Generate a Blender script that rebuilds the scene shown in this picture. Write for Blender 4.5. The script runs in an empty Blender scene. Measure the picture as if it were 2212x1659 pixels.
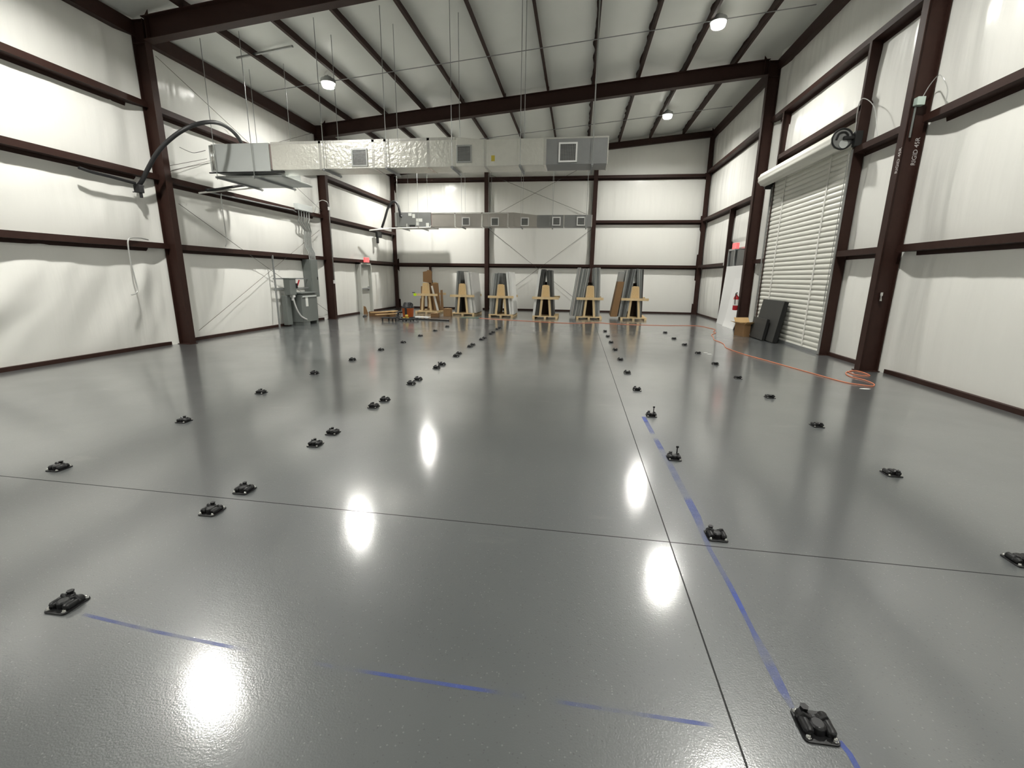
import bpy, bmesh, math, random
from mathutils import Vector, Matrix, noise
random.seed(7)
sc = bpy.context.scene
COL = sc.collection

# ------------------------------------------------------------------ camera, world, exposure
PXF, PW, PH = 980.0, 2212, 1659
CAM = Vector((0, 0, 1.6915))
FW = Vector((-0.13271296, 0.96410375, -0.22998092))
RT = Vector((0.99016022, 0.13935208, 0.01279574))
UP = Vector((-0.04438474, 0.2260198, 0.97311101))
cd = bpy.data.cameras.new('camera'); cam = bpy.data.objects.new('camera', cd); COL.objects.link(cam)
cd.sensor_fit = 'HORIZONTAL'; cd.sensor_width = 36.0; cd.lens = 36.0 * PXF / PW
cd.clip_start = 0.05; cd.clip_end = 200
m = Matrix((RT, UP, -FW)).transposed().to_4x4(); m.translation = CAM
cam.matrix_world = m
sc.camera = cam
w = bpy.data.worlds.new('world'); sc.world = w; w.use_nodes = True
w.node_tree.nodes['Background'].inputs[0].default_value = (0.02, 0.022, 0.025, 1)
w.node_tree.nodes['Background'].inputs[1].default_value = 0.3
sc.view_settings.view_transform = 'Standard'
sc.view_settings.look = 'None'
sc.view_settings.exposure = 0.0
sc.view_settings.gamma = 1.0
sc.view_settings.use_curve_mapping = False
sc.cycles.use_denoising = True
sc.cycles.max_bounces = 8
sc.cycles.diffuse_bounces = 5
sc.cycles.sample_clamp_indirect = 12.0
LAMP = 2350.0            # emission strength of the high-bay lenses


def ray(u, v):
    return FW + RT * ((u - PW / 2) / PXF) - UP * ((v - PH / 2) / PXF)
def onX(u, v, X):
    d = ray(u, v); return CAM + d * (X / d.x)
def onY(u, v, Y):
    d = ray(u, v); return CAM + d * (Y / d.y)
def onZ(u, v, Z=0.0):
    d = ray(u, v); return CAM + d * ((Z - CAM.z) / d.z)


# ------------------------------------------------------------------ room dimensions
XL, XR, YB, YF = -9.65, 5.92, 23.8, -7.0
GL, GR, GB = -9.42, 5.69, 23.58          # inner faces of the girts
CL, CR = -9.2, 5.47                      # inner faces of the frame columns
F1L, F1R, F2 = 9.80, 9.54, 16.63
def roof(x): return 7.69 + 0.0915 * x     # top of the rafters = underside of the purlins
PUR = 0.21
PURX = [-8.26, -6.9, -5.51, -4.10, -2.68, -1.25, 0.2, 1.6, 2.98, 4.45]


def lin(c):
    return tuple(((x / 255) / 12.92 if x / 255 <= 0.04045 else ((x / 255 + 0.055) / 1.055) ** 2.4) for x in c)


# ------------------------------------------------------------------ materials
MATS = {}
def mat(name, rgb, rough=0.5, metal=0.0, var=None, bump=None, spec=0.5, stretch=(1, 1, 1), coat=0.0, emit=None):
    if name in MATS: return MATS[name]
    mt = bpy.data.materials.new(name); mt.use_nodes = True
    nt = mt.node_tree; b = nt.nodes['Principled BSDF']
    b.inputs['Base Color'].default_value = (*rgb, 1)
    b.inputs['Roughness'].default_value = rough
    b.inputs['Metallic'].default_value = metal
    b.inputs['Specular IOR Level'].default_value = spec
    if coat:
        b.inputs['Coat Weight'].default_value = coat; b.inputs['Coat Roughness'].default_value = 0.1
    if emit:
        b.inputs['Emission Color'].default_value = (*emit[0], 1); b.inputs['Emission Strength'].default_value = emit[1]
    tc = nt.nodes.new('ShaderNodeTexCoord'); mp = nt.nodes.new('ShaderNodeMapping')
    mp.inputs['Scale'].default_value = stretch
    nt.links.new(tc.outputs['Object'], mp.inputs['Vector'])
    if var:
        n = nt.nodes.new('ShaderNodeTexNoise'); n.inputs['Scale'].default_value = var[0]; n.inputs['Detail'].default_value = 6
        nt.links.new(mp.outputs[0], n.inputs['Vector'])
        mx = nt.nodes.new('ShaderNodeMix'); mx.data_type = 'RGBA'
        a = var[1]
        mx.inputs['A'].default_value = (*[max(0, c * (1 - a)) for c in rgb], 1)
        mx.inputs['B'].default_value = (*[min(1, c * (1 + a)) for c in rgb], 1)
        nt.links.new(n.outputs['Fac'], mx.inputs['Factor'])
        nt.links.new(mx.outputs['Result'], b.inputs['Base Color'])
    if bump:
        n2 = nt.nodes.new('ShaderNodeTexNoise'); n2.inputs['Scale'].default_value = bump[0]; n2.inputs['Detail'].default_value = 5
        nt.links.new(mp.outputs[0], n2.inputs['Vector'])
        bp = nt.nodes.new('ShaderNodeBump'); bp.inputs['Strength'].default_value = bump[1]; bp.inputs['Distance'].default_value = bump[2]
        nt.links.new(n2.outputs['Fac'], bp.inputs['Height'])
        nt.links.new(bp.outputs['Normal'], b.inputs['Normal'])
    MATS[name] = mt
    return mt

STEEL = mat('red_oxide_steel', (0.033, 0.0138, 0.0098), 0.55, var=(9, 0.25), bump=(60, 0.05, 0.002), spec=0.28)
VINYL = mat('white_vinyl_facing', (0.85, 0.845, 0.80), 0.22, var=(1.2, 0.03), bump=(7, 0.55, 0.012), stretch=(1, 1, 0.13), spec=0.45)
VINYLC = mat('white_vinyl_ceiling', (0.78, 0.795, 0.75), 0.3, var=(1.2, 0.03), bump=(3, 0.25, 0.02), stretch=(0.3, 1, 1))
GALV = mat('galvanized_steel', (0.42, 0.43, 0.42), 0.38, 0.75, var=(14, 0.12), bump=(40, 0.06, 0.002))
GALVD = mat('dull_galvanized', (0.30, 0.31, 0.31), 0.5, 0.5, var=(14, 0.12))
DUCTG = mat('grey_duct_sheet', (0.27, 0.275, 0.275), 0.42, 0.45, var=(6, 0.12))
FOIL = mat('foil_facing', (0.82, 0.81, 0.75), 0.30, 0.72, var=(10, 0.06), bump=(13, 0.8, 0.014))
FOILT = mat('foil_tape', (0.80, 0.79, 0.75), 0.25, 0.85, bump=(30, 0.3, 0.006))
UNITW = mat('pale_painted_metal', (0.56, 0.585, 0.57), 0.42, 0.1, var=(3, 0.04))
UNITG = mat('grey_painted_metal', (0.26, 0.265, 0.26), 0.4, 0.3, var=(3, 0.08))
PANELGREY = mat('electrical_grey', (0.165, 0.18, 0.17), 0.45, 0.1, var=(4, 0.06))
DARK = mat('matte_black', (0.012, 0.012, 0.012), 0.7)  # plain matte black for small dark parts
RUBBER = mat('black_rubber', (0.016, 0.016, 0.017), 0.55, bump=(40, 0.1, 0.003))
BLACKM = mat('black_powder_coat', (0.011, 0.011, 0.012), 0.42, 0.2, bump=(160, 0.15, 0.001))
CHROME = mat('zinc_bolt', (0.75, 0.75, 0.74), 0.16, 1.0)
WHITE = mat('white_plastic', (0.75, 0.75, 0.73), 0.4)
WHITEB = mat('white_board', (0.80, 0.80, 0.79), 0.35, var=(2, 0.02))
DOORW = mat('roll_door_white', (0.66, 0.655, 0.60), 0.35, 0.05, var=(3, 0.04))
DOORP = mat('door_paint', (0.52, 0.525, 0.49), 0.4, var=(2, 0.03))
ALU = mat('aluminium', (0.45, 0.46, 0.46), 0.35, 0.6)
GLASSD = mat('night_glass', (0.018, 0.02, 0.022), 0.06, spec=0.6)
PINE = mat('pine_lumber', (0.70, 0.53, 0.30), 0.6, var=(8, 0.14), stretch=(1, 1, 0.2), bump=(20, 0.1, 0.003))
OSB = mat('plywood_gusset', (0.70, 0.49, 0.24), 0.65, var=(22, 0.22))
CARD = mat('cardboard', (0.26, 0.148, 0.065), 0.75, var=(6, 0.1))
RACKSHADE = mat('rack_shade_brown', (0.085, 0.05, 0.03), 0.8, var=(6, 0.15))  # brown darkened to stand in for the shade inside the racks
TAN = mat('tan_board', (0.56, 0.37, 0.17), 0.6, var=(6, 0.1))
PGREY = mat('grey_panel', (0.21, 0.22, 0.215), 0.4, 0.15, var=(5, 0.08))
PLIGHT = mat('light_grey_panel', (0.36, 0.365, 0.35), 0.4, 0.15, var=(5, 0.06))
PPALE = mat('pale_panel', (0.56, 0.55, 0.53), 0.4, 0.05, var=(5, 0.05))
PDARK = mat('charcoal_panel', (0.062, 0.062, 0.058), 0.45, 0.1, var=(5, 0.1))
PWHITE = mat('white_panel', (0.70, 0.70, 0.68), 0.35, var=(3, 0.03))
ORANGE = mat('orange_plastic', (0.50, 0.11, 0.02), 0.4)
CORD = mat('orange_cord', (0.62, 0.20, 0.10), 0.5)
REDP = mat('red_enamel', (0.42, 0.012, 0.018), 0.3)
YELLOW = mat('yellow_plastic', (0.75, 0.55, 0.10), 0.5)
LIME = mat('lime_tape', (0.55, 0.85, 0.0), 0.5)
FOAM = mat('black_foam_board', (0.035, 0.035, 0.033), 0.6, var=(5, 0.12))
FOAME = mat('black_foam_edge', (0.010, 0.010, 0.010), 0.8)
GREENG = mat('green_glass_edge', (0.10, 0.16, 0.13), 0.08, spec=0.7)
CABLE = mat('steel_cable', (0.22, 0.21, 0.19), 0.5, 0.6)
PVC = mat('white_pvc', (0.70, 0.69, 0.65), 0.35)
FLEX = mat('grey_flex_conduit', (0.52, 0.52, 0.50), 0.4, 0.3)
EXITM = mat('exit_red_glow', (0.6, 0.08, 0.08), 0.5, emit=((1.0, 0.10, 0.10), 1.6))
LENS = mat('lamp_lens', (0.9, 0.9, 0.9), 0.4, emit=((1.0, 0.985, 0.925), LAMP))
REFR = mat('refractor_bloom', (0.9, 0.9, 0.88), 0.3, emit=((1.0, 0.985, 0.9), 7.0))  # added glow imitating bloom, so each lamp reads as a wider bright disc
STENCIL = mat('white_stencil_paint', (0.55, 0.53, 0.52), 0.6, var=(40, 0.4))
PAPER = mat('paper_sticker', (0.75, 0.76, 0.72), 0.6)


# ------------------------------------------------------------------ mesh helpers
class MB:
    def __init__(s): s.v = []; s.f = []; s.m = []; s.cur = 0
    def add(s, vs, fs, mi=None):
        o = len(s.v); s.v += [tuple(x) for x in vs]
        s.f += [tuple(i + o for i in f) for f in fs]; s.m += [s.cur if mi is None else mi] * len(fs)
        return s
    def box(s, x0, x1, y0, y1, z0, z1, mi=None):
        vs = [(x, y, z) for z in (z0, z1) for y in (y0, y1) for x in (x0, x1)]
        return s.add(vs, [(0, 2, 3, 1), (4, 5, 7, 6), (0, 1, 5, 4), (2, 6, 7, 3), (0, 4, 6, 2), (1, 3, 7, 5)], mi)
    def cbox(s, c, d, mi=None):
        return s.box(c[0] - d[0] / 2, c[0] + d[0] / 2, c[1] - d[1] / 2, c[1] + d[1] / 2, c[2] - d[2] / 2, c[2] + d[2] / 2, mi)
    def hexa(s, b, t, mi=None):      # bottom quad, top quad (ccw from above)
        vs = list(b) + list(t)
        return s.add(vs, [(3, 2, 1, 0), (4, 5, 6, 7), (0, 1, 5, 4), (1, 2, 6, 5), (2, 3, 7, 6), (3, 0, 4, 7)], mi)
    def bar(s, p, q, wd, ht, up=(0, 0, 1), mi=None):
        p, q, up = Vector(p), Vector(q), Vector(up)
        d = (q - p).normalized(); sd = d.cross(up).normalized(); u = sd.cross(d)
        c = lambda o, a, b_: o + sd * (a * wd / 2) + u * (b_ * ht / 2)
        vs = [c(p, -1, -1), c(p, 1, -1), c(p, 1, 1), c(p, -1, 1), c(q, -1, -1), c(q, 1, -1), c(q, 1, 1), c(q, -1, 1)]
        return s.add(vs, [(0, 1, 2, 3), (7, 6, 5, 4), (0, 4, 5, 1), (1, 5, 6, 2), (2, 6, 7, 3), (3, 7, 4, 0)], mi)
    def tube(s, pts, r, n=8, mi=None, closed=False):
        pts = [Vector(p) for p in pts]; rings = []; N = len(pts)
        ref = None
        for i, p in enumerate(pts):
            a = pts[max(i - 1, 0)]; b = pts[min(i + 1, N - 1)]
            d = (b - a).normalized()
            if ref is None:
                ref = d.orthogonal().normalized()
            ref = (ref - d * ref.dot(d))
            ref = ref.normalized() if ref.length > 1e-6 else d.orthogonal().normalized()
            bn = d.cross(ref)
            rr = r[i] if isinstance(r, (list, tuple)) else r
            rings.append([p + (ref * math.cos(2 * math.pi * k / n) + bn * math.sin(2 * math.pi * k / n)) * rr for k in range(n)])
        vs = [v for rg in rings for v in rg]; fs = []
        for i in range(N - 1):
            for k in range(n):
                fs.append((i * n + k, i * n + (k + 1) % n, (i + 1) * n + (k + 1) % n, (i + 1) * n + k))
        fs.append(tuple(range(n - 1, -1, -1))); fs.append(tuple((N - 1) * n + k for k in range(n)))
        return s.add(vs, fs, mi)
    def lathe(s, prof, n=20, c=(0, 0, 0), mi=None):   # prof: (r, z)
        vs = []; fs = []
        for r, z in prof:
            for k in range(n):
                a = 2 * math.pi * k / n
                vs.append((c[0] + r * math.cos(a), c[1] + r * math.sin(a), c[2] + z))
        for i in range(len(prof) - 1):
            for k in range(n):
                fs.append((i * n + k, i * n + (k + 1) % n, (i + 1) * n + (k + 1) % n, (i + 1) * n + k))
        fs.append(tuple(range(n - 1, -1, -1))); fs.append(tuple((len(prof) - 1) * n + k for k in range(n)))
        return s.add(vs, fs, mi)
    def prism(s, poly, axis, a, b, mi=None):          # poly of 2D points extruded along 'X','Y' or 'Z'
        n = len(poly)
        def P(p, t):
            return (t, p[0], p[1]) if axis == 'X' else ((p[0], t, p[1]) if axis == 'Y' else (p[0], p[1], t))
        vs = [P(p, a) for p in poly] + [P(p, b) for p in poly]
        fs = [tuple(range(n - 1, -1, -1)), tuple(range(n, 2 * n))] + [(i, (i + 1) % n, n + (i + 1) % n, n + i) for i in range(n)]
        return s.add(vs, fs, mi)
    def build(s, name, mats, parent=None, smooth=False, bevel=0.0, loc=None):
        me = bpy.data.meshes.new(name); me.from_pydata(s.v, [], s.f)
        for mt in (mats if isinstance(mats, (list, tuple)) else [mats]): me.materials.append(mt)
        if isinstance(mats, (list, tuple)):
            me.polygons.foreach_set('material_index', s.m)
        bm = bmesh.new(); bm.from_mesh(me); bmesh.ops.recalc_face_normals(bm, faces=bm.faces); bm.to_mesh(me); bm.free()
        if smooth:
            me.polygons.foreach_set('use_smooth', [True] * len(me.polygons))
        o = bpy.data.objects.new(name, me); COL.objects.link(o)
        if bevel:
            bv = o.modifiers.new('bevel', 'BEVEL'); bv.width = bevel; bv.segments = 2; bv.limit_method = 'ANGLE'
        if smooth == 'angle':
            me.polygons.foreach_set('use_smooth', [True] * len(me.polygons))
            try: me.set_sharp_from_angle(angle=math.radians(40))
            except Exception: pass
        if parent is not None:
            o.parent = parent
        if loc is not None: o.location = loc
        return o

def catmull(pts, k=8):
    P = [Vector(p) for p in pts]; P = [P[0] * 2 - P[1]] + P + [P[-1] * 2 - P[-2]]; out = []
    for i in range(1, len(P) - 2):
        for j in range(k):
            t = j / k
            out.append(0.5 * ((2 * P[i]) + (P[i + 1] - P[i - 1]) * t + (2 * P[i - 1] - 5 * P[i] + 4 * P[i + 1] - P[i + 2]) * t * t + (3 * P[i] - P[i - 1] - 3 * P[i + 1] + P[i + 2]) * t ** 3))
    out.append(P[-2]); return out

def tag(o, label, cat, group=None):
    o['label'] = label; o['category'] = cat; o['kind'] = 'thing'
    if group: o['group'] = group
    return o
def thing(name, label, cat, loc=(0, 0, 0), rz=0.0, group=None):
    o = bpy.data.objects.new(name, None); o.empty_display_size = 0.1; COL.objects.link(o)
    o.location = loc; o.rotation_euler = (0, 0, rz)
    return tag(o, label, cat, group)
def struct(o):
    o['kind'] = 'structure'; return o
def copy_tree(o, parent=None):
    c = o.copy(); COL.objects.link(c)
    if parent is not None: c.parent = parent
    for ch in list(o.children): copy_tree(ch, c)
    return c
ORD = ['first', 'second', 'third', 'fourth', 'fifth', 'sixth', 'seventh', 'eighth', 'ninth', 'tenth', 'eleventh', 'twelfth']


# ------------------------------------------------------------------ floor
def floor_material():
    mt = bpy.data.materials.new('grey_epoxy_floor'); mt.use_nodes = True
    nt = mt.node_tree; N = nt.nodes; L = nt.links; b = N['Principled BSDF']
    tc = N.new('ShaderNodeTexCoord'); sep = N.new('ShaderNodeSeparateXYZ'); L.new(tc.outputs['Object'], sep.inputs[0])
    def mth(op, a, b_=None, c=None):
        n = N.new('ShaderNodeMath'); n.operation = op
        for i, x in enumerate((a, b_, c)):
            if x is None: continue
            if isinstance(x, (int, float)): n.inputs[i].default_value = x
            else: L.new(x, n.inputs[i])
        return n.outputs[0]
    def noi(scale, detail=4, st=None):
        n = N.new('ShaderNodeTexNoise'); n.inputs['Scale'].default_value = scale; n.inputs['Detail'].default_value = detail
        if st:
            mp = N.new('ShaderNodeMapping'); mp.inputs['Scale'].default_value = st; L.new(tc.outputs['Object'], mp.inputs[0]); L.new(mp.outputs[0], n.inputs['Vector'])
        else: L.new(tc.outputs['Object'], n.inputs['Vector'])
        return n.outputs['Fac']
    def ramp(x, lo, hi):
        n = N.new('ShaderNodeMapRange'); L.new(x, n.inputs[0]); n.inputs[1].default_value = lo; n.inputs[2].default_value = hi; return n.outputs[0]
    def mix(f, a, c):
        n = N.new('ShaderNodeMix'); n.data_type = 'RGBA'
        L.new(f, n.inputs['Factor'])
        for k, x in (('A', a), ('B', c)):
            if isinstance(x, tuple): n.inputs[k].default_value = (*x, 1)
            else: L.new(x, n.inputs[k])
        return n.outputs['Result']
    base = mix(ramp(noi(0.5, 3), 0.35, 0.65), (0.092, 0.099, 0.100), (0.106, 0.113, 0.113))
    # vinyl colour chips: tiny light and dark flecks
    vo = N.new('ShaderNodeTexVoronoi'); vo.inputs['Scale'].default_value = 95; L.new(tc.outputs['Object'], vo.inputs['Vector'])
    sepc = N.new('ShaderNodeSeparateColor'); L.new(vo.outputs['Color'], sepc.inputs[0])
    near = mth('LESS_THAN', vo.outputs['Distance'], 0.33)
    lightf = mth('MULTIPLY', mth('GREATER_THAN', sepc.outputs[0], 0.955), near)
    darkf = mth('MULTIPLY', mth('LESS_THAN', sepc.outputs[0], 0.07), near)
    base = mix(mth('MULTIPLY', lightf, 0.2), base, (0.42, 0.43, 0.42))
    base = mix(mth('MULTIPLY', darkf, 0.5), base, (0.05, 0.052, 0.055))
    # scuffs and dust
    dust = mth('MULTIPLY', ramp(noi(1.6, 6, (0.6, 1.6, 1)), 0.66, 0.8), 0.2)
    base = mix(dust, base, (0.36, 0.355, 0.32))
    # saw-cut joints
    def line(coord, at, wdt): return mth('LESS_THAN', mth('ABSOLUTE', mth('SUBTRACT', coord, at)), wdt)
    xs = mth('SUBTRACT', sep.outputs[0], mth('MULTIPLY', sep.outputs[1], 0.003))
    j = mth('MAXIMUM', line(xs, 0.672, 0.0042), line(mth('SUBTRACT', sep.outputs[1], mth('MULTIPLY', sep.outputs[0], -0.022)), 2.812, 0.0045))
    j2 = mth('MAXIMUM', line(sep.outputs[0], -4.595, 0.006), line(sep.outputs[0], -7.3, 0.006))
    j2 = mth('MAXIMUM', j2, line(sep.outputs[1], 12.9, 0.006))
    base = mix(mth('MULTIPLY', j, 0.85), base, (0.03, 0.03, 0.03))
    base = mix(mth('MULTIPLY', j2, 0.35), base, (0.07, 0.07, 0.07))
    L.new(base, b.inputs['Base Color'])
    b.inputs['Roughness'].default_value = 0.2
    rr = N.new('ShaderNodeMapRange'); L.new(noi(0.9, 4), rr.inputs[0]); rr.inputs[1].default_value = 0.3; rr.inputs[2].default_value = 0.7; rr.inputs[3].default_value = 0.30; rr.inputs[4].default_value = 0.38
    L.new(rr.outputs[0], b.inputs['Roughness'])
    b.inputs['Specular IOR Level'].default_value = 0.5; b.inputs['IOR'].default_value = 1.6; L.new(mth('MULTIPLY', mth('SUBTRACT', 1.0, j), 1.0), b.inputs['Coat Weight']); L.new(mth('MULTIPLY', mth('SUBTRACT', 1.0, j), 0.45), b.inputs['Specular IOR Level']); b.inputs['Coat IOR'].default_value = 1.6; b.inputs['Coat Roughness'].default_value = 0.12
    bp = N.new('ShaderNodeBump'); bp.inputs['Strength'].default_value = 0.2; bp.inputs['Distance'].default_value = 0.004
    hs = mth('ADD', mth('MULTIPLY', noi(130, 2), 1.0), mth('MULTIPLY', noi(38, 2), 0.6))
    bp2 = N.new('ShaderNodeBump'); bp2.inputs['Strength'].default_value = 0.065; bp2.inputs['Distance'].default_value = 0.004; L.new(hs, bp2.inputs['Height']); L.new(bp2.outputs['Normal'], b.inputs['Coat Normal'])
    L.new(hs, bp.inputs['Height']); L.new(bp.outputs['Normal'], b.inputs['Normal'])
    return mt
fl = MB(); fl.add([(XL - .3, YF - .3, 0), (XR + .3, YF - .3, 0), (XR + .3, YB + .3, 0), (XL - .3, YB + .3, 0)], [(0, 1, 2, 3)])
fl.box(XL - .3, XR + .3, YF - .3, YB + .3, -0.2, -0.01)
struct(fl.build('floor', floor_material()))


# ------------------------------------------------------------------ insulated walls and ceiling
LZ = [0.05, 2.32, 3.81, 5.27, 6.75]
BZ = [0.05, 2.27, 4.36, 6.36, 8.3]
RZ = [0.05, 2.32, 4.44, 6.53, 8.2]
def bulge(z, zs):
    for a, b in zip(zs, zs[1:]):
        if a <= z < b: return math.sin(math.pi * (z - a) / (b - a))
    return 0.0
def folds(u, z, seed):
    n1 = noise.noise(Vector((u * 1.3 + seed, z * 0.16, seed)))
    n2 = noise.noise(Vector((u * 4.2 + seed, z * 0.35, seed * 2)))
    n3 = noise.noise(Vector((u * 9.0 + seed, z * 0.7, seed * 3)))
    return n1 * 0.022 + n2 * 0.014 + n3 * 0.006
def wall_grid(name, u0, u1, ztop, du, dz, pos, disp):
    nu = int((u1 - u0) / du); vs = []; fs = []; nz = int(8.4 / dz)
    for i in range(nu + 1):
        u = u0 + (u1 - u0) * i / nu
        for k in range(nz + 1):
            z = ztop(u) * k / nz
            vs.append(pos(u, z, disp(u, z)))
    for i in range(nu):
        for k in range(nz):
            a = i * (nz + 1) + k
            fs.append((a, a + nz + 1, a + nz + 2, a + 1))
    mb = MB(); mb.add(vs, fs); return struct(mb.build(name, VINYL, smooth=True))
def dl(u, z):
    b = bulge(z, LZ)
    colf = sum(math.exp(-((u - c) / 0.9) ** 2) for c in (F1L, F2, YB))
    d = b * 0.05 + folds(u, z, 3.1) * (0.55 + 1.4 * colf) * (0.35 + b)
    if z < 2.32 and 3 < u < 9.7:      # loose lower sheet with deep diagonal folds
        t = (z / 2.32); fade = min(1, (u - 3) / 1.5) * min(1, (9.7 - u) / 0.6)
        d += fade * b * (0.05 * noise.noise(Vector(((u - 0.55 * z) * 2.6, z * 0.5, 7))) + 0.09 * max(0, noise.noise(Vector(((u + (1 - t) * 1.2) * 0.9, z * 0.8, 2)))))
    wc = max(math.exp(-((u - c) / 0.26) ** 2) for c in (F1L, F2)); d = d * (1 - wc) + 0.135 * wc
    if 9.9 < u < 16.5:                # fold under the second girt that catches the light
        d += 0.05 * math.exp(-((z - 3.47) / 0.035) ** 2)
    if 19.2 < u < 20.8 and z < 2.5: d *= 0.1
    return d
def db(u, z):
    b = bulge(z, BZ); colf = sum(math.exp(-((u - c) / 0.6) ** 2) for c in (-9.6, -4.64, 0.5, 5.9))
    return (b * 0.05 + folds(u, z, 11.7) * (0.5 + 0.8 * colf) * (0.3 + b)) * (1 - 0.95 * max(math.exp(-((u - c) / 0.16) ** 2) for c in (XB1, XB2)))
def dr(u, z):
    b = bulge(z, RZ); colf = sum(math.exp(-((u - c) / 0.9) ** 2) for c in (F1R, F2, YB))
    d = b * 0.05 + folds(u, z, 23.3) * (0.55 + 1.2 * colf) * (0.35 + b)
    wc = max(math.exp(-((u - c) / 0.26) ** 2) for c in (F1R, F2 - .05)); d = d * (1 - wc) + 0.105 * wc
    if 11.2 < u < 15.9 and z < 5.3: d = 0.0
    if 17.0 < u < 19.6 and z < 3.1: d *= 0.1
    return d
XB1, XB2 = -4.64, onY(1278, 573, GB).x
CEIL = lambda x: roof(x) + PUR
wall_grid('wall_left', YF, YB, lambda u: 6.95, 0.055, 0.075, lambda u, z, d: (XL + d, u, z), dl)
wall_grid('wall_back', XL, XR, lambda u: CEIL(u), 0.055, 0.09, lambda u, z, d: (u, YB - d, z), db)
wall_grid('wall_right', YF, YB, lambda u: CEIL(XR), 0.055, 0.075, lambda u, z, d: (XR - d, u, z), dr)
wall_grid('wall_front', XL, XR, lambda u: CEIL(u), 0.4, 0.4, lambda u, z, d: (u, YF + d, z), lambda u, z: 0)
# ceiling facing, draped over the purlins
vs = []; fs = []; nx, ny = 150, 200
for i in range(nx + 1):
    x = XL + (XR - XL) * i / nx
    near = min(abs(x - p) for p in PURX + [XL + .2, XR - .2])
    for k in range(ny + 1):
        y = YF + (YB - YF) * k / ny
        z = CEIL(x) - 0.045 * min(1, near / 0.5) + 0.012 * noise.noise(Vector((x * 0.7, y * 2.2, 4)))
        if x < XL + 0.75: z -= 0.17 * (1 - (x - XL) / 0.75)
        vs.append((x, y, z))
for i in range(nx):
    for k in range(ny):
        a = i * (ny + 1) + k; fs.append((a, a + 1, a + ny + 2, a + ny + 1))
mb = MB(); mb.add(vs, fs); struct(mb.build('ceiling', VINYLC, smooth=True))
# brown base angles
mb = MB(); mb.box(XL, XL + 0.07, YF, YB, 0, 0.075); struct(mb.build('baseboard_left', STEEL))
mb = MB(); mb.box(XL + 0.07, XR - 0.07, YB - 0.07, YB, 0, 0.075); struct(mb.build('baseboard_back', STEEL))
mb = MB(); mb.box(XR - 0.07, XR, YF, 11.45, 0, 0.075); mb.box(XR - 0.07, XR, 19.4, YB, 0, 0.075); mb.box(XR - .07, XR, 15.75, 17.2, 0, .075); struct(mb.build('baseboard_right', STEEL))


# ------------------------------------------------------------------ steel frame
def column(label, xo, xi, y, zt, bf=0.165, stencil=None, group='main frame columns'):
    t = thing('steel_column', label, 'column', ((xo + xi) / 2, y, 0), group=group)
    sgn = 1 if xi > xo else -1; c = (xo + xi) / 2; hw = abs(xi - xo) / 2; tf = 0.014
    mb = MB()
    mb.box(-hw, -hw + tf, -bf / 2, bf / 2, 0.012, zt); mb.box(hw - tf, hw, -bf / 2, bf / 2, 0.012, zt)
    mb.box(-hw + tf, hw - tf, -0.006, 0.006, 0.012, zt)
    for z in (zt - 0.44, zt - 0.02): mb.box(-hw + tf, hw - tf, -bf / 2, bf / 2, z - 0.007, z + 0.007)
    mb.build('column_shaft', STEEL, t)
    mb = MB(); mb.box(-hw - 0.03, hw + 0.03, -bf / 2 - 0.02, bf / 2 + 0.02, 0, 0.014); mb.build('base_plate', STEEL, t)
    return t
def rafter(label, xa, ya, xb, yb, dep, bf=0.22, group='roof rafters'):
    t = thing('roof_rafter', label, 'rafter', (0, 0, 0), group=group)
    mb = MB(); za, zb = roof(xa), roof(xb); tf = 0.014
    def slab(z0, z1, hw):
        mb.hexa([(xa, ya - hw, za + z0), (xb, yb - hw, zb + z0), (xb, yb + hw, zb + z0), (xa, ya + hw, za + z0)],
                [(xa, ya - hw, za + z1), (xb, yb - hw, zb + z1), (xb, yb + hw, zb + z1), (xa, ya + hw, za + z1)])
    slab(-tf, 0, bf / 2); slab(-dep, -dep + tf, bf / 2); slab(-dep + tf, -tf, 0.006)
    for f in (0.0, 0.985):
        x = xa + (xb - xa) * (f + 0.006); y = ya + (yb - ya) * (f + 0.006)
        mb.box(x - 0.008, x + 0.008, y - bf / 2, y + bf / 2, roof(x) - dep + 0.01, roof(x) - 0.01)
    mb.build('rafter_beam', STEEL, t)
    for x in PURX:
        if xa < x < xb:
            y = ya + (yb - ya) * (x - xa) / (xb - xa); mb = MB()
            mb.box(x + 0.05, x + 0.058, y - 0.05, y + 0.05, roof(x), roof(x) + 0.15); mb.build('purlin_clip', STEEL, t)
    for x, s_ in ((xa + 0.12, 1), (xb - 0.12, -1)):
        y = ya if s_ > 0 else yb; mb = MB()
        mb.prism([(x - 0.05, roof(x) - 0.01), (x + 0.05, roof(x) - 0.01), (x + 0.05 * s_, roof(x) + 0.10)], 'Y', y - 0.09, y - 0.08); mb.build('end_lug', STEEL, t)
    return t
cl1 = column('nearest brown steel column on the left wall, beside the hanging black hose', XL + 0.15, CL, F1L, roof(CL) - 0.03)
cl2 = column('brown steel column on the left wall beside the grey transformer', XL + 0.15, CL, F2, roof(CL) - 0.03)
cr1 = column('nearest brown steel column on the right wall with white stencilled lettering', XR - 0.12, CR, F1R, roof(CR) - 0.03)
cr2 = column('brown steel column left of the roll-up door holding the fire extinguisher', XR - 0.12, CR, F2 - 0.05, roof(CR) - 0.03)
rafter('big brown roof rafter at the upper left, nearest the camera', CL, F1L, CR, F1R, 0.43)
rafter('brown roof rafter crossing the hall above the large silver duct', CL, F2, CR, F2 - 0.05, 0.42)
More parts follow.
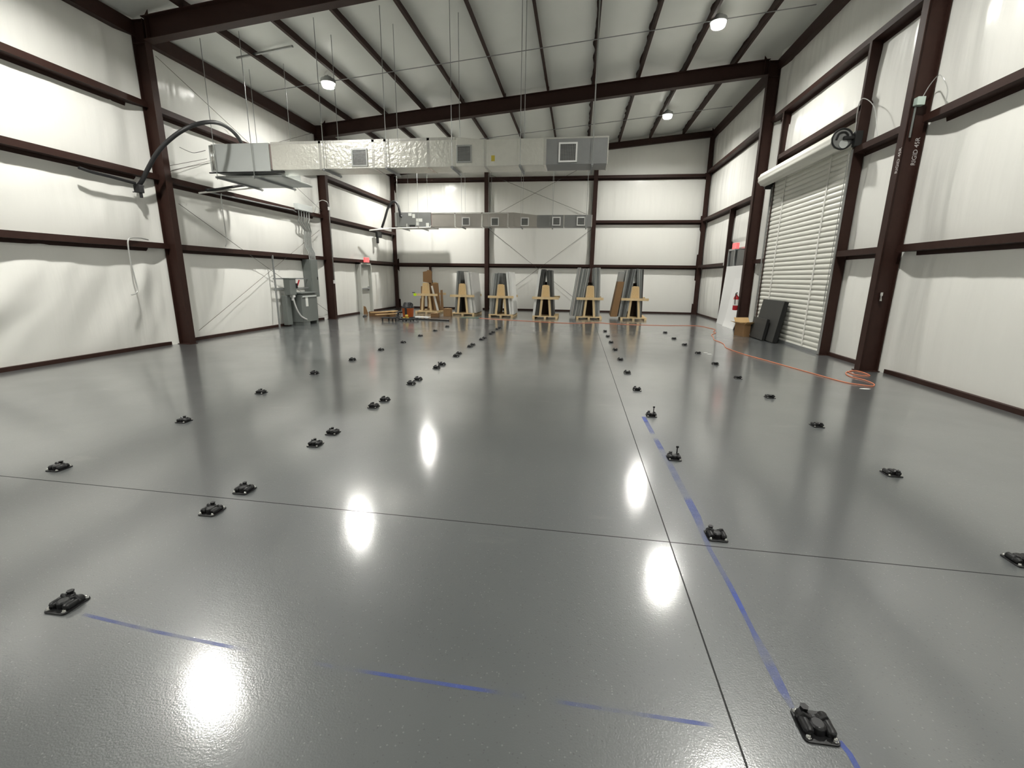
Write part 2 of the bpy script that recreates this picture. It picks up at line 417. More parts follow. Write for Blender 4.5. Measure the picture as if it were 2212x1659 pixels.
def backcol(label, x, zt):
    t = thing('end_wall_column', label, 'column', (x, GB, 0), group='end wall columns')
    mb = MB(); mb.box(-0.1, 0.1, -0.05, -0.038, 0.01, zt); mb.box(-0.1, 0.1, 0.2, 0.212, 0.01, zt); mb.box(-0.005, 0.005, -0.038, 0.2, 0.01, zt)
    mb.build('column_shaft', STEEL, t)
    mb = MB(); mb.box(-0.13, 0.13, -0.08, 0.21, 0, 0.012); mb.build('base_plate', STEEL, t)
    return t
XB1, XB2 = -4.64, onY(1278, 573, GB).x
backcol('brown end wall column behind the third wooden rack', XB1, roof(XB1) - 0.25)
backcol('brown end wall column standing behind the fifth wooden rack', XB2, roof(XB2) - 0.25)
backcol('brown corner column at the back left of the hall', XL + 0.16, roof(XL + .16) - 0.25)
backcol('brown corner column at the back right of the hall', XR - 0.16, roof(XR - .16) - 0.25)
rafter('brown end wall rafter at the top of the back wall', XL + 0.05, GB - 0.02, XR - 0.05, GB - 0.02, 0.26, bf=0.16)
PN = ['outermost on the left side', 'passing behind the left ceiling light', 'just right of the left ceiling light', 'fourth counted from the left wall',
      'fifth counted from the left wall', 'fifth counted from the right wall', 'fourth counted from the right wall', 'third counted from the right wall',
      'carrying the two right ceiling lights', 'outermost on the right side']
for i, x in enumerate(PURX):
    z = roof(x) + 0.002; mb = MB()
    mb.box(x - 0.004, x + 0.004, YF, GB + .05, z, z + PUR - 0.005)
    mb.box(x - 0.004, x + 0.07, YF, GB + .05, z, z + 0.005); mb.box(x + 0.062, x + 0.07, YF, GB + .05, z + 0.005, z + 0.025)
    mb.box(x - 0.075, x + 0.004, YF, GB + .05, z + PUR - 0.008, z + PUR - 0.003)
    tag(mb.build('roof_purlin', STEEL), 'long brown roof purlin, ' + PN[i], 'purlin', 'roof purlins')
mb = MB(); mb.box(-9.47, -9.462, YF, YB, 6.53, 6.82); mb.box(-9.62, -9.47, YF, YB, 6.53, 6.536); mb.box(-9.62, -9.47, YF, YB, 6.81, 6.816)
tag(mb.build('eave_strut', STEEL), 'brown eave strut along the top of the left wall', 'eave strut', 'eave struts')
mb = MB(); mb.box(5.752, 5.76, YF, YB, 7.93, 8.22); mb.box(5.76, 5.91, YF, YB, 7.93, 7.936); mb.box(5.76, 5.91, YF, YB, 8.21, 8.216)
tag(mb.build('eave_strut', STEEL), 'dark eave strut along the top of the right wall', 'eave strut', 'eave struts')

def zgirt_y(label, side, y0, y1, zt, group):        # runs along Y
    mb = MB(); h = 0.12
    xi, xo = (GL, XL + 0.02) if side == 'L' else (GR, XR - 0.02); s = -1 if side == 'L' else 1
    lo, hi = sorted((xi, xi + s * 0.006)); mb.box(lo, hi, y0, y1, zt - h, zt)
    lo, hi = sorted((xi + s * 0.006, xo)); mb.box(lo, hi, y0, y1, zt - h, zt - h + 0.006)
    lo, hi = sorted((xo, xo - s * 0.006)); mb.box(lo, hi, y0, y1, zt - h - 0.07, zt - h)
    lo, hi = sorted((xi + s * 0.006, xi + s * 0.03)); mb.box(lo, hi, y0, y1, zt - 0.006, zt)
    return tag(mb.build('wall_girt', STEEL), label, 'girt', group)
LV = ['lowest', 'middle', 'upper']
for k, z in enumerate((2.34, 3.83, 5.29)):
    zgirt_y(LV[k] + ' brown girt on the left wall in front of the nearest column', 'L', YF + .02, F1L - 0.02, z, 'left wall girts')
    zgirt_y(LV[k] + ' brown girt on the left wall between the two frame columns', 'L', F1L + 0.02, F2 - 0.02, z, 'left wall girts')
    zgirt_y(LV[k] + ' brown girt on the left wall beyond the transformer column', 'L', F2 + 0.02, GB - .07, z, 'left wall girts')
JN, JF = 11.42, 15.55                                 # roll-up door jambs
for k, z in enumerate((2.34, 4.456, 6.55)):
    zgirt_y(LV[k] + ' brown girt on the right wall nearest the camera', 'R', YF + .02, F1R - 0.112, z, 'right wall girts')
    if k < 2:
        zgirt_y(LV[k] + ' short brown girt between the stencilled column and the roll-up door', 'R', F1R + 0.112, JN - 0.02, z, 'right wall girts')
        if k == 0: zgirt_y('lowest short brown girt between the roll-up door and its far column', 'R', JF + 0.03, F2 - 0.165, z, 'right wall girts')
    else:
        zgirt_y('upper brown girt passing above the roll-up door', 'R', F1R + 0.112, F2 - 0.165, z, 'right wall girts')
    zgirt_y(LV[k] + ' brown girt on the right wall next to the back corner', 'R', (19.6 if k == 0 else F2 + 0.065), GB - .07, z, 'right wall girts')
zgirt_y('brown header girt directly above the roll-up door drum', 'R', JN + 0.02, JF - 0.02, 5.28, 'right wall girts')
BL = ['left', 'centre', 'right']
for bi, (xa, xb) in enumerate(((XL + 0.18, XB1 - 0.02), (XB1 + 0.02, XB2 - 0.02), (XB2 + 0.02, XR - 0.18))):
    for k, z in enumerate((2.33, 4.41, 6.43)):
        mb = MB(); h = 0.12
        mb.box(xa, xb, GB, GB + 0.006, z - h, z); mb.box(xa, xb, GB + 0.006, YB - 0.02, z - h, z - h + 0.006)
        mb.box(xa, xb, YB - 0.026, YB - 0.02, z - h - 0.07, z - h); mb.box(xa, xb, GB + 0.006, GB + 0.03, z - 0.006, z)
        tag(mb.build('wall_girt', STEEL), f'{LV[k]} brown girt of the {BL[bi]} bay on the back wall', 'girt', 'back wall girts')
def jamb(label, y, z0, z1, dirn):
    t = thing('door_jamb', label, 'jamb', (0, y, 0), group='roll-up door jambs')
    mb = MB(); mb.box(GR, GR + 0.006, min(0, dirn * 0.075), max(0, dirn * 0.075), z0, z1); mb.box(GR + 0.006, XR - 0.02, -0.004, 0.004, z0, z1)
    mb.box(XR - 0.026, XR - 0.02, min(0, dirn * 0.075), max(0, dirn * 0.075), z0, z1)
    mb.build('jamb_channel', STEEL, t); mb = MB(); mb.box(GR - 0.02, XR - .02, -0.06, 0.09, z0, z0 + 0.01); mb.build('jamb_clip', STEEL, t); return t
jamb('tall brown jamb on the near side of the roll-up door', JN, 0, 6.43, 1)
jamb('tall brown jamb on the far side of the roll-up door', JF, 0, 6.43, -1)
jamb('brown post beside the storefront door on the right wall', 19.5, 0, 4.33, -1)
mb = MB(); p = onY(925, 580, GB); q = onY(934, 650, GB - .1); mb.box(p.x + .05, p.x + 0.15, GB, GB + 0.1, 0.02, 2.2)
tag(mb.build('wall_post', STEEL), 'thin brown post below the girt behind the cardboard rack', 'post')

# stencilled lettering on the nearest right column
def text(s, size, M, name, parent, mt):
    cu = bpy.data.curves.new(name, 'FONT'); cu.body = s; cu.size = size; cu.extrude = 0.0008
    o = bpy.data.objects.new(name, cu); COL.objects.link(o); o.data.materials.append(mt)
    o.parent = parent; o.matrix_world = M; o.matrix_parent_inverse = Matrix.Translation(-Vector(parent.location)); return o
zA, zB = onX(1927, 378, CR).z, onX(1938, 323, CR).z; zC, zD = onY(1972, 358, F1R).z, onY(1990, 298, F1R).z
for Mx, ln in ((Matrix(((0, 0, -1, CR - 0.0012), (0, 1, 0, F1R - 0.085), (1, 0, 0, zA), (0, 0, 0, 1))), zB - zA),
               (Matrix(((0, -1, 0, XR - 0.145), (0, 0, -1, F1R - 0.0072), (1, 0, 0, zC), (0, 0, 0, 1))), zD - zC)):
    o = text('RIGID 45R', 0.17, Mx, 'stencil_lettering', cr1, STENCIL)
    o['label'] = 'white hand-stencilled lettering'
    bpy.context.view_layer.update()
    o.data.size *= max(0.3, ln) / max(0.01, o.dimensions.x)
    o.data.size = min(o.data.size, 0.2)
    bpy.context.view_layer.update()
    me = bpy.data.meshes.new_from_object(o.evaluated_get(bpy.context.evaluated_depsgraph_get()))
    n_ = bpy.data.objects.new('stencil_lettering', me); COL.objects.link(n_); n_.parent = cr1; n_.matrix_parent_inverse = Matrix.Translation(-Vector(cr1.location)); n_.matrix_basis = Mx
    n_['label'] = 'white hand-stencilled lettering'; bpy.data.objects.remove(o)

# ------------------------------------------------------------------ high-bay lights
def lamp_proto():
    t = thing('high_bay_light', '', 'ceiling light', group='round high-bay lights')
    mb = MB(); mb.lathe([(0.03, 0.17), (0.06, 0.17), (0.10, 0.16), (0.13, 0.11), (0.19, 0.10), (0.205, 0.06), (0.205, 0.0), (0.18, 0.0), (0.18, 0.02)], 28)
    mb.build('housing', ALU, t, smooth='angle')
    mb = MB(); mb.lathe([(0.185, 0.02), (0.18, -0.03), (0.165, -0.09), (0.15, -0.105), (0.145, -0.105), (0.142, -0.10), (0.145, -0.04)], 28); mb.build('refractor', REFR, t, smooth='angle')
    mb = MB(); mb.lathe([(0.14, -0.040), (0.1, -0.042), (0.0001, -0.044)], 28); mb.build('lens', LENS, t, smooth=True)
    mb = MB(); mb.tube([(0, 0, 0.17), (0, 0, 0.21)], 0.015); mb.build('hook', ALU, t)
    return t
lp = lamp_proto()
LX1, LX2 = -7.2, 3.2
lamps = []
A = onX(709, 180, LX1); B = onX(1552, 49, LX2); Cc = onX(1442, 249, LX2)
pos = [(Vector((LX1, A.y, A.z)), 'round white ceiling light hanging on the left side of the hall'),
       (Vector((LX2, B.y, B.z)), 'round white ceiling light at the upper right, the nearer of two'),
       (Vector((LX2, Cc.y, Cc.z)), 'round white ceiling light at the right, farther toward the back wall'),
       (Vector((LX1, 21.2, A.z)), 'round white ceiling light hidden behind the large duct'),
       (Vector((LX1, 6.86, A.z)), 'round ceiling light above the left front of the hall'),
       (Vector((LX2, 6.9, B.z)), 'round ceiling light above the right front of the hall'),
       (Vector((LX1, -0.3, A.z)), 'round ceiling light behind the camera on the left'),
       (Vector((LX2, -0.3, B.z)), 'round ceiling light behind the camera on the right')]
print('LAMPS', pos[:3], roof(LX1), roof(LX2))
for i, (p, lb) in enumerate(pos):
    o = lp if i == 0 else copy_tree(lp)
    p = Vector((p.x, p.y, min(p.z, roof(p.x) - 0.04))); o.location = p; o['label'] = lb

# thin conduits feeding the lights, under the purlins
def pipe(name, pts, r, mt, label, cat, group=None, n=8, smooth=True):
    mb = MB(); mb.tube(pts, r, n); return tag(mb.build(name, mt, smooth='angle'), label, cat, group)
yl1 = A.y + 0.1; yl2 = Cc.y + 0.1
pipe('light_conduit', [(-9.3, yl1, roof(-9.3) - .02), (5.4, yl1, roof(5.4) - .02)], 0.011, GALVD, 'thin grey conduit under the purlins at the left ceiling light', 'conduit')
pipe('light_conduit', [(-9.3, yl2, roof(-9.3) - .02), (5.6, yl2, roof(5.6) - .02)], 0.012, GALVD, 'thin grey conduit crossing under the purlins near the back wall', 'conduit')
a = onZ(512, 125, roof(-7.4) - .03); b = onZ(632, 100, roof(-6.6) - .03)
pipe('ceiling_pipe', [a, b], 0.03, GALV, 'short grey pipe hung under two purlins at the upper left', 'pipe')

# ------------------------------------------------------------------ large duct and air handler
DY = 10.9; DW = 0.62
zt_l, zt_r, zb = 4.725, 4.665, 4.115
def sx(u, v=330): return onY(u, v, DY).x
xa, x1, xc, xd, xe = sx(450, 340), sx(582, 340), sx(985, 330), sx(1050, 330), sx(1314, 325)
xg = sx(1176, 325)
t = thing('air_duct', 'large silver foil-wrapped air duct hanging across the hall', 'duct', ((x1 + xe) / 2, DY + DW / 2, zb))
def loc(mb, o):     # shift mesh into the parent's frame
    l = Vector(o.location); mb.v = [tuple(Vector(v) - l) for v in mb.v]; return mb
mb = MB(); mb.box(x1 + 0.05, xc, DY, DY + DW, zb, zt_l)
mb.hexa([(xc, DY, zb), (xd, DY, zb), (xd, DY + DW, zb), (xc, DY + DW, zb)], [(xc, DY, zt_l), (xd, DY, zt_r), (xd, DY + DW, zt_r), (xc, DY + DW, zt_l)])
mb.box(xd, xg, DY, DY + DW, zb, zt_r)
loc(mb, t).build('foil_section', FOIL, t, bevel=0.01)
mb = MB(); mb.box(xg, xe, DY + 0.004, DY + DW - 0.004, zb + 0.004, zt_r - 0.004); loc(mb, t).build('bare_section', DUCTG, t, bevel=0.008)['label'] = 'bare grey end section'
mb = MB(); mb.box(x1, x1 + 0.06, DY + 0.03, DY + DW - 0.03, zb + 0.03, zt_l - 0.03); loc(mb, t).build('flexible_connector', mat('pinkish_canvas', (0.34, 0.27, 0.25), 0.7, bump=(30, .5, .01)), t)
mb = MB()
for u in (691, 806, 832, 925, 1048, 1177):
    x = sx(u); zt = zt_l if u < 985 else zt_r
    mb.box(x - 0.03, x + 0.03, DY - 0.004, DY + DW + 0.004, zb - 0.004, zt + 0.004)
mb.box(x1 + .06, xc, DY - 0.004, DY + 0.05, zt_l - 0.05, zt_l + 0.006); mb.box(xe - 0.02, xe + 0.003, DY - 0.003, DY + DW + 0.003, zb - 0.003, zt_r + 0.003)
mb.box(xg, xe, DY - 0.002, DY + .03, zt_r - 0.03, zt_r + 0.003)
loc(mb, t).build('tape_seam', FOILT, t)
def register(parent, cx, cz, wd, ht, y, frame_m, back_m, fw=0.035, nv=7, nh=9):
    g = MB(); x0, x1_, z0, z1 = cx - wd / 2, cx + wd / 2, cz - ht / 2, cz + ht / 2
    g.box(x0, x1_, y - 0.02, y - 0.001, z0, z0 + fw); g.box(x0, x1_, y - 0.02, y - 0.001, z1 - fw, z1)
    g.box(x0, x0 + fw, y - 0.02, y - 0.001, z0 + fw, z1 - fw); g.box(x1_ - fw, x1_, y - 0.02, y - 0.001, z0 + fw, z1 - fw)
    fr = loc(g, parent).build('register_frame', frame_m, parent)
    g = MB(); g.box(x0 + fw, x1_ - fw, y - 0.004, y - 0.002, z0 + fw, z1 - fw)
    g2 = MB()
    for i in range(1, nh):
        z = z0 + fw + (ht - 2 * fw) * i / nh; g2.box(x0 + fw, x1_ - fw, y - 0.016, y - 0.005, z - 0.004, z + 0.004)
    for i in range(1, nv):
        x = x0 + fw + (wd - 2 * fw) * i / nv; g2.box(x - 0.003, x + 0.003, y - 0.013, y - 0.006, z0 + fw, z1 - fw)
    loc(g, parent).build('register_throat', back_m, fr); loc(g2, parent).build('louvre', GALV, fr)
THROAT = mat('register_dark', (0.09, 0.09, 0.09), 0.6)
for (u0, u1, v0, v1), fm in (((761, 793, 321, 360), GALV), ((986.5, 1019, 313, 352), GALV), ((1206, 1248, 307, 351), WHITE)):
    p, q = onY(u0, v1, DY), onY(u1, v0, DY)
    register(t, (p.x + q.x) / 2, (p.z + q.z) / 2, q.x - p.x, q.z - p.z, DY, fm, THROAT, nv=9, nh=12)
mb = MB(); p = onY(1065, 342, DY); mb.box(p.x - .04, p.x + .04, DY - 0.004, DY, p.z - .06, p.z + .06); loc(mb, t).build('label_sticker', mat('yellow_label', (.45, .36, .04), .6), t)

t = thing('air_handler', 'pale grey air handler at the left end of the large duct', 'air handler', ((xa + x1) / 2, DY + 0.6, zb - 0.02))
mb = MB(); mb.box(xa + 0.1, x1, DY, DY + 1.25, zb - 0.02, zt_l + 0.0); loc(mb, t).build('cabinet', UNITW, t, bevel=0.008)
mb = MB(); mb.box(xa + 0.02, xa + 0.1, DY + 0.02, DY + 1.2, zb, zt_l - 0.02); loc(mb, t).build('end_panel', UNITW, t)
mb = MB()
for k in range(2): mb.tube([(xa + 0.10 + 0.05 * k, DY - 0.01, zb + 0.03), (xa + 0.10 + 0.05 * k, DY - 0.01, zt_l - 0.03)], 0.022)
loc(mb, t).build('insulation_roll', FOILT, t, smooth=True)
mb = MB(); mb.box(xa - 0.02, x1 + 0.35, DY - 0.015, DY + 0.02, zb - 0.045, zb - 0.02); loc(mb, t).build('support_angle', DARK, t)
mb = MB(); mb.box(xa + 0.05, x1 + .2, DY + 0.12, DY + 1.45, zb - 0.13, zb - 0.08)
loc(mb, t).build('drain_pan', UNITW, t, bevel=0.01)
def hanger(label, u, v, y0, y1, z, group, ext=0.1, r=0.008, xo=None):
    x = onY(u, v, y0).x if xo is None else xo
    h = thing('duct_hanger', label, 'hanger', (x, (y0 + y1) / 2, z), group=group)
    g = MB(); g.box(x - 0.022, x + 0.022, y0 - ext, y1 + ext, z - 0.045, z - 0.001); loc(g, h).build('strut', GALVD, h)
    for y in (y0 - ext * 0.6, y1 + ext * 0.6):
        g = MB(); g.tube([(x, y, z - 0.07), (x, y, roof(x) + 0.05)], r, 6); loc(g, h).build('rod', GALV, h)
HG = 'threaded rod hangers of the large duct'
hanger('rod hanger under the left end of the pale air handler', 472, 370, DY, DY + 1.5, zb - 0.13, HG)
hanger('rod hanger under the right end of the pale air handler', 552, 370, DY, DY + 1.5, zb - 0.13, HG)
for u, lb in ((704, 'just left of the first duct register'), (838, 'just right of the first duct register'), (978, 'just left of the second duct register'),
              (1124, 'between the second and third duct registers'), (1279, 'at the right end of the large duct')):
    hanger('rod hanger ' + lb, u, 360, DY, DY + DW, zb, HG)

# ------------------------------------------------------------------ small duct and air handler at the back
SY = 21.5; SW = 0.62
def s2(u): return onY(u, 478, SY).x
zb2, zt2l, zt2r = 3.905, 4.52, 4.40
xa2, xb2, xm, xn, xr2 = s2(853), s2(931), s2(1110), s2(1160), s2(1279)
t = thing('air_duct', 'smaller silver air duct hanging in front of the back wall', 'duct', ((xb2 + xr2) / 2, SY + .3, zb2))
FOIL2 = mat('matte_foil_facing', (0.42, 0.395, 0.355), 0.45, 0.35, var=(6, 0.06), bump=(14, .15, .008))
mb = MB(); mb.box(xb2 + 0.05, xm, SY, SY + SW, zb2, zt2l); mb.hexa([(xm, SY, zb2), (xn, SY, zb2), (xn, SY + SW, zb2), (xm, SY + SW, zb2)], [(xm, SY, zt2l), (xn, SY, zt2r), (xn, SY + SW, zt2r), (xm, SY + SW, zt2l)])
loc(mb, t).build('foil_section', FOIL2, t, bevel=0.01)
mb = MB(); mb.box(xn, xr2, SY, SY + SW, zb2, zt2r); loc(mb, t).build('bare_section', mat('grey_duct_far', (.24, .24, .235), .45, .3), t)['label'] = 'bare grey end section'
mb = MB()
for u in (983, 1041, 1097): mb.box(s2(u) - 0.03, s2(u) + 0.03, SY - 0.004, SY + SW + 0.004, zb2 - 0.004, zt2l + 0.004)
mb.box(xb2 + .06, xm - .3, SY - .004, SY + .05, zt2l - .05, zt2l + .006); mb.box(s2(1218) - .02, s2(1218) + .02, SY - .004, SY + SW + .004, zb2 - .004, zt2r + .004); mb.box(xr2 - .03, xr2 + .003, SY - .004, SY + SW, zb2 - .003, zt2r + .004)
loc(mb, t).build('tape_seam', FOILT, t)
mb = MB(); mb.box(xb2, xb2 + 0.05, SY + .02, SY + SW - .02, zb2 + .02, zt2l - .02); loc(mb, t).build('flexible_connector', MATS['pinkish_canvas'], t)
for u, v in ((1006.5, 478.5), (1069, 479), (1133.5, 479), (1202, 478), (1255, 478)):
    p = onY(u, v, SY); register(t, p.x, p.z, 0.37, 0.37, SY, WHITE, mat('register_mid', (0.13, .13, .125), .6), fw=0.045, nv=4, nh=6)
t = thing('air_handler', 'grey air handler with white stickers at the back left corner', 'air handler', ((xa2 + xb2) / 2, SY + .5, zb2))
mb = MB(); mb.box(xa2 + 0.1, xb2, SY, SY + 1.2, zb2, zt2l + 0.03); loc(mb, t).build('cabinet', UNITG, t, bevel=.008)
mb = MB(); mb.box(xa2, xa2 + 0.1, SY + .01, SY + 1.1, zb2 + .02, zt2l + .02); loc(mb, t).build('end_panel', UNITW, t)
mb = MB()
for u, v, wd, ht in ((885.5, 463.5, .16, .12), (893.5, 466.5, .13, .17), (905.5, 475.5, .3, .14), (902, 483.5, .14, .15), (923.5, 485.5, .14, .16), (879, 487, .04, .15)):
    p = onY(u, v, SY); mb.box(p.x - wd / 2, p.x + wd / 2, SY - 0.004, SY, p.z - ht / 2, p.z + ht / 2)
loc(mb, t).build('sticker', PAPER, t)
p = onY(891, 488, SY); mb = MB(); mb.box(p.x - .13, p.x + .13, SY - .06, SY, p.z - .05, p.z + .04); loc(mb, t).build('control_box', DARK, t)
HG2 = 'rod hangers of the small duct'
hanger('rod hanger under the left half of the stickered air handler', 862, 487, SY - .1, SY + 1.2, zb2 - .02, HG2, r=.007)
hanger('rod hanger under the right half of the stickered air handler', 905, 487, SY - .1, SY + 1.2, zb2 - .02, HG2, r=.007)
for u, lb in ((998, 'under the first register of the small duct'), (1056, 'left of the second register of the small duct'), (1125, 'under the third register of the small duct'),
              (1192, 'under the fourth register of the small duct'), (1266, 'under the right end of the small duct')):
    hanger('rod hanger ' + lb, u, 487, SY, SY + SW, zb2, HG2, ext=.08, r=.007)

# hoses and pipes at the air handlers
P = [onY(u, v, y) for u, v, y in ((296, 404, 9.25), (306, 392, 9.25), (322, 360, 9.3), (342, 327, 9.35), (372, 297, 9.45), (405, 276, 9.6), (437, 265.5, 9.9), (465, 264.5, 10.3), (488, 273, 10.8), (507, 288, 11.2), (521, 308, 11.5))]
P.append(Vector((P[-1].x + .03, 11.55, zt_l - .02)))
pipe('refrigerant_hose', catmull(P, 6), 0.043, RUBBER, 'thick black insulated hose arching from the left girt to the air handler', 'hose', n=10)
P = [onX(445, 411, GL + .06), onY(470, 409, 11.4), onY(500, 404, 11.9), onY(530, 400, 12.25), onY(562, 399.5, 12.45)]
pipe('refrigerant_hose', catmull(P, 6), 0.034, RUBBER, 'straight black insulated hose running under the pale air handler', 'hose', n=10)
P = [onX(430, 417, GL + .05), onY(500, 410, 11.9), onY(560, 405, 12.4), onY(650, 404, 12.5)]
pipe('drain_pipe', P, 0.022, PVC, 'white drain pipe running behind the pale air handler', 'pipe')
P = [onX(170, 362, GL + .03), onX(200, 372, GL + .05), onX(240, 382, GL + .05), onX(292, 396, GL + .05)]
pipe('refrigerant_hose', catmull(P, 5), 0.03, RUBBER, 'black hose strapped under the middle left girt', 'hose')
mb = MB(); p = onY(300, 408, 9.2); mb.cbox(p, (.14, .12, .16)); mb.cbox(p + Vector((.03, 0, -.12)), (.05, .05, .12)); mb.bar(p + Vector((-.16, 0, -.06)), p + Vector((.05, 0, -.06)), .03, .02)
tag(mb.build('pipe_clamp', RUBBER, bevel=.01), 'black clamp block holding the arching hose below the left girt', 'clamp')
P = [onY(825, 492, 21.3), onY(832, 470, 21.3), onY(838, 450, 21.35), onY(848, 436, 21.4), onY(858, 440, 21.42), onY(863, 456, 21.43), onY(864.5, 466, 21.45), onY(868, 468.5, 21.48)]
pipe('refrigerant_hose', catmull(P, 6), 0.055, RUBBER, 'black hose arching into the grey air handler at the back left', 'hose', n=10)
P = [onY(798, 497.5, 19.9), onY(840, 493.5, 21.2), onY(930, 491.5, 21.38), onY(931.5, 487, 21.38)]
pipe('drain_pipe', P, 0.03, PVC, 'white drain pipe below the stickered air handler', 'pipe')
mb = MB(); p = onX(818, 507, GL + .05); mb.cbox(p, (.12, .5, .25)); mb.cbox(p + Vector((0, -.15, -.25)), (.1, .14, .3))
tag(mb.build('hose_bundle', RUBBER, bevel=.03), 'dark hose bundle hanging at the girt in the back left corner', 'hose bundle')
# cables and bracing rods on the left and back walls
XW = XL + .17
BR = 'wall bracing cables'
for (u0, v0, u1, v1), lb in (((336, 121, 702, 462), 'bracing cable falling from the top of the nearest left column'), ((362, 372, 676, 287), 'bracing cable rising behind the large duct on the left wall'),
        ((386, 440, 708, 672), 'bracing cable falling to the foot of the transformer column'), ((430, 714, 690, 497), 'bracing cable rising behind the grey transformer')):
    pipe('bracing_cable', [onX(u0, v0, XW), onX(u1, v1, XW)], 0.007, CABLE, lb, 'cable', BR, n=5)
for (u0, v0, u1, v1), lb in (((1060, 378, 1268, 463), 'bracing cable falling to the right above the small duct'), ((1062, 468, 1268, 356), 'bracing cable rising to the right above the small duct'),
        ((1057, 496, 1268, 666), 'bracing cable falling to the right below the small duct'), ((1277, 496, 1060, 657), 'bracing cable falling to the left below the small duct')):
    pipe('bracing_cable', [onY(u0, v0, YB - .13), onY(u1, v1, YB - .13)], 0.009, CABLE, lb, 'cable', BR, n=5)
pipe('air_handler_wire', catmull([onX(388, 318, GL + .2), onY(405, 326, 10.6), onY(420, 330, 10.8), onY(444, 325, 10.95)], 5), .006, RUBBER, 'thin drooping wire between the nearest left column and air handler', 'wire', n=5)
for k, (u0, v0, u1, v1) in enumerate(((366, 358, 447, 343), (370, 368, 450, 352))):
    pipe('air_handler_wire', [onX(u0, v0, CL), onY(u1, v1, 10.95)], .006, CABLE, ('upper' if k == 0 else 'lower') + ' straight thin wire from the left column to the air handler', 'wire', n=5)
# hanging conduit on the left wall
P = [onX(320, 518, GL - .05), onX(303, 514, GL + .02), onX(283, 514, GL + .05), onX(277, 519, GL + .06), onX(277, 532, GL + .06), onX(283, 570, GL + .05), onX(291, 600, GL + .03), onX(297, 626, GL + .03), onX(293, 634, GL + .05), onX(284, 637, GL + .1)]
pipe('flexible_conduit', catmull(P, 5), 0.014, FLEX, 'bent grey conduit hooked over the lowest left girt', 'conduit')

# ------------------------------------------------------------------ electrical gear on the left wall
t = thing('transformer', 'large grey transformer cabinet standing on the floor by the left wall', 'transformer', (-9.33, 14.73, 0))
mb = MB(); mb.box(-9.57, -9.1, 14.27, 15.2, 0.1, 1.02); loc(mb, t).build('cabinet', PANELGREY, t, bevel=.012)
mb = MB(); mb.box(-9.6, -9.07, 14.24, 15.23, 1.05, 1.09); mb.box(-9.54, -9.14, 14.3, 15.17, 1.02, 1.05); loc(mb, t).build('lid', PANELGREY, t, bevel=.006)
mb = MB(); mb.box(-9.097, -9.085, 14.32, 15.16, 0.93, 0.98); loc(mb, t).build('vent_hood', UNITW, t)
mb = MB(); mb.box(-9.1, -9.096, 14.5, 14.64, .62, .93); loc(mb, t).build('data_plate', PAPER, t)
for y in (14.3, 15.1):
    mb = MB(); mb.box(-9.57, -9.11, y, y + .1 if y > 15 else y + .38, 0, .1); loc(mb, t).build('foot', PANELGREY, t)
# strut stand with disconnect switch
t = thing('strut_frame', 'tall steel strut frame left of the grey transformer', 'strut frame', (-9.45, 14.2, 0))
YS = 13.75
mb = MB(); p = onX(604, 704, -9.42); ys = p.y; mb.box(-9.44, -9.40, ys - .02, ys + .02, 0, 2.25); loc(mb, t).build('strut_post', GALVD, t)
mb = MB(); q = onX(652, 602, -9.45)
z1 = onX(598, 602, -9.42).z; z2 = onX(606, 624, -9.42).z
for z in (z1, z2): mb.box(-9.47, -9.44, ys - .02, 15.6, z - .02, z + .02)
loc(mb, t).build('cross_strut', GALVD, t)
t = thing('disconnect_switch', 'grey disconnect switch box with a red handle', 'switch box', (-9.3, 14.15, 1.05))
p0 = onX(604, 638, -9.4); p1 = onX(622, 600, -9.2)
za, zb_ = 1.02, 1.53
mb = MB(); mb.box(-9.42, -9.2, 13.86, 14.2, za, zb_); loc(mb, t).build('enclosure', PANELGREY, t, bevel=.01)
mb = MB(); mb.box(-9.43, -9.19, 13.84, 14.22, zb_, zb_ + .03); loc(mb, t).build('rain_hood', PANELGREY, t)
mb = MB(); mb.bar((-9.17, 14.22, zb_ - .22), (-9.12, 14.27, zb_ - .03), .035, .035); loc(mb, t).build('handle', REDP, t)
mb = MB(); mb.box(-9.21, -9.15, 14.17, 14.215, zb_ - .3, zb_ - .14); loc(mb, t).build('handle_hub', DARK, t)
mb = MB(); mb.box(-9.5, -9.34, 13.8, 14.05, 0.05, 1.0); tag(mb.build('wireway', PANELGREY, bevel=.008), 'narrow grey wireway box below the disconnect switch', 'wireway')
mb = MB(); p = onX(610, 640, -9.25); mb.cbox((-9.27, 14.06, .98), (.12, .12, .08)); mb.tube([(-9.27, 14.06, .95), (-9.27, 14.06, .84)], .045)
tag(mb.build('conduit_fitting', WHITE, smooth='angle'), 'white conduit fitting under the disconnect switch', 'fitting')
P = [(-9.25, 14.06, .86), (-9.22, 14.07, .7), (-9.17, 14.1, .5), (-9.12, 14.18, .33), (-9.07, 14.28, .24), (-9.04, 14.36, .2), (-9.08, 14.42, .19)]
pipe('flexible_conduit', catmull(P, 6), .028, FLEX, 'curved grey flexible conduit entering the transformer', 'conduit', n=10)
t = thing('panelboard', 'tall grey electrical panelboard behind the transformer', 'electrical panel', (-9.5, 15.7, 1.1))
q0 = onX(661, 560, -9.35)
mb = MB(); mb.box(-9.6, -9.32, 15.3, 15.78, .9, 2.2); loc(mb, t).build('enclosure', PANELGREY, t, bevel=.008)
mb = MB(); mb.box(-9.319, -9.31, 15.33, 15.75, .93, 2.17); loc(mb, t).build('cover', PANELGREY, t)
mb = MB(); mb.box(-9.312, -9.3, 15.68, 15.72, 1.5, 1.6); loc(mb, t).build('latch', DARK, t)
t = thing('wireway_box', 'pale grey wireway box above the middle left girt', 'junction box', (-9.35, 15.9, 3.85))
y0 = onX(640, 445, -9.35).y; y1 = onX(671, 455, -9.35).y
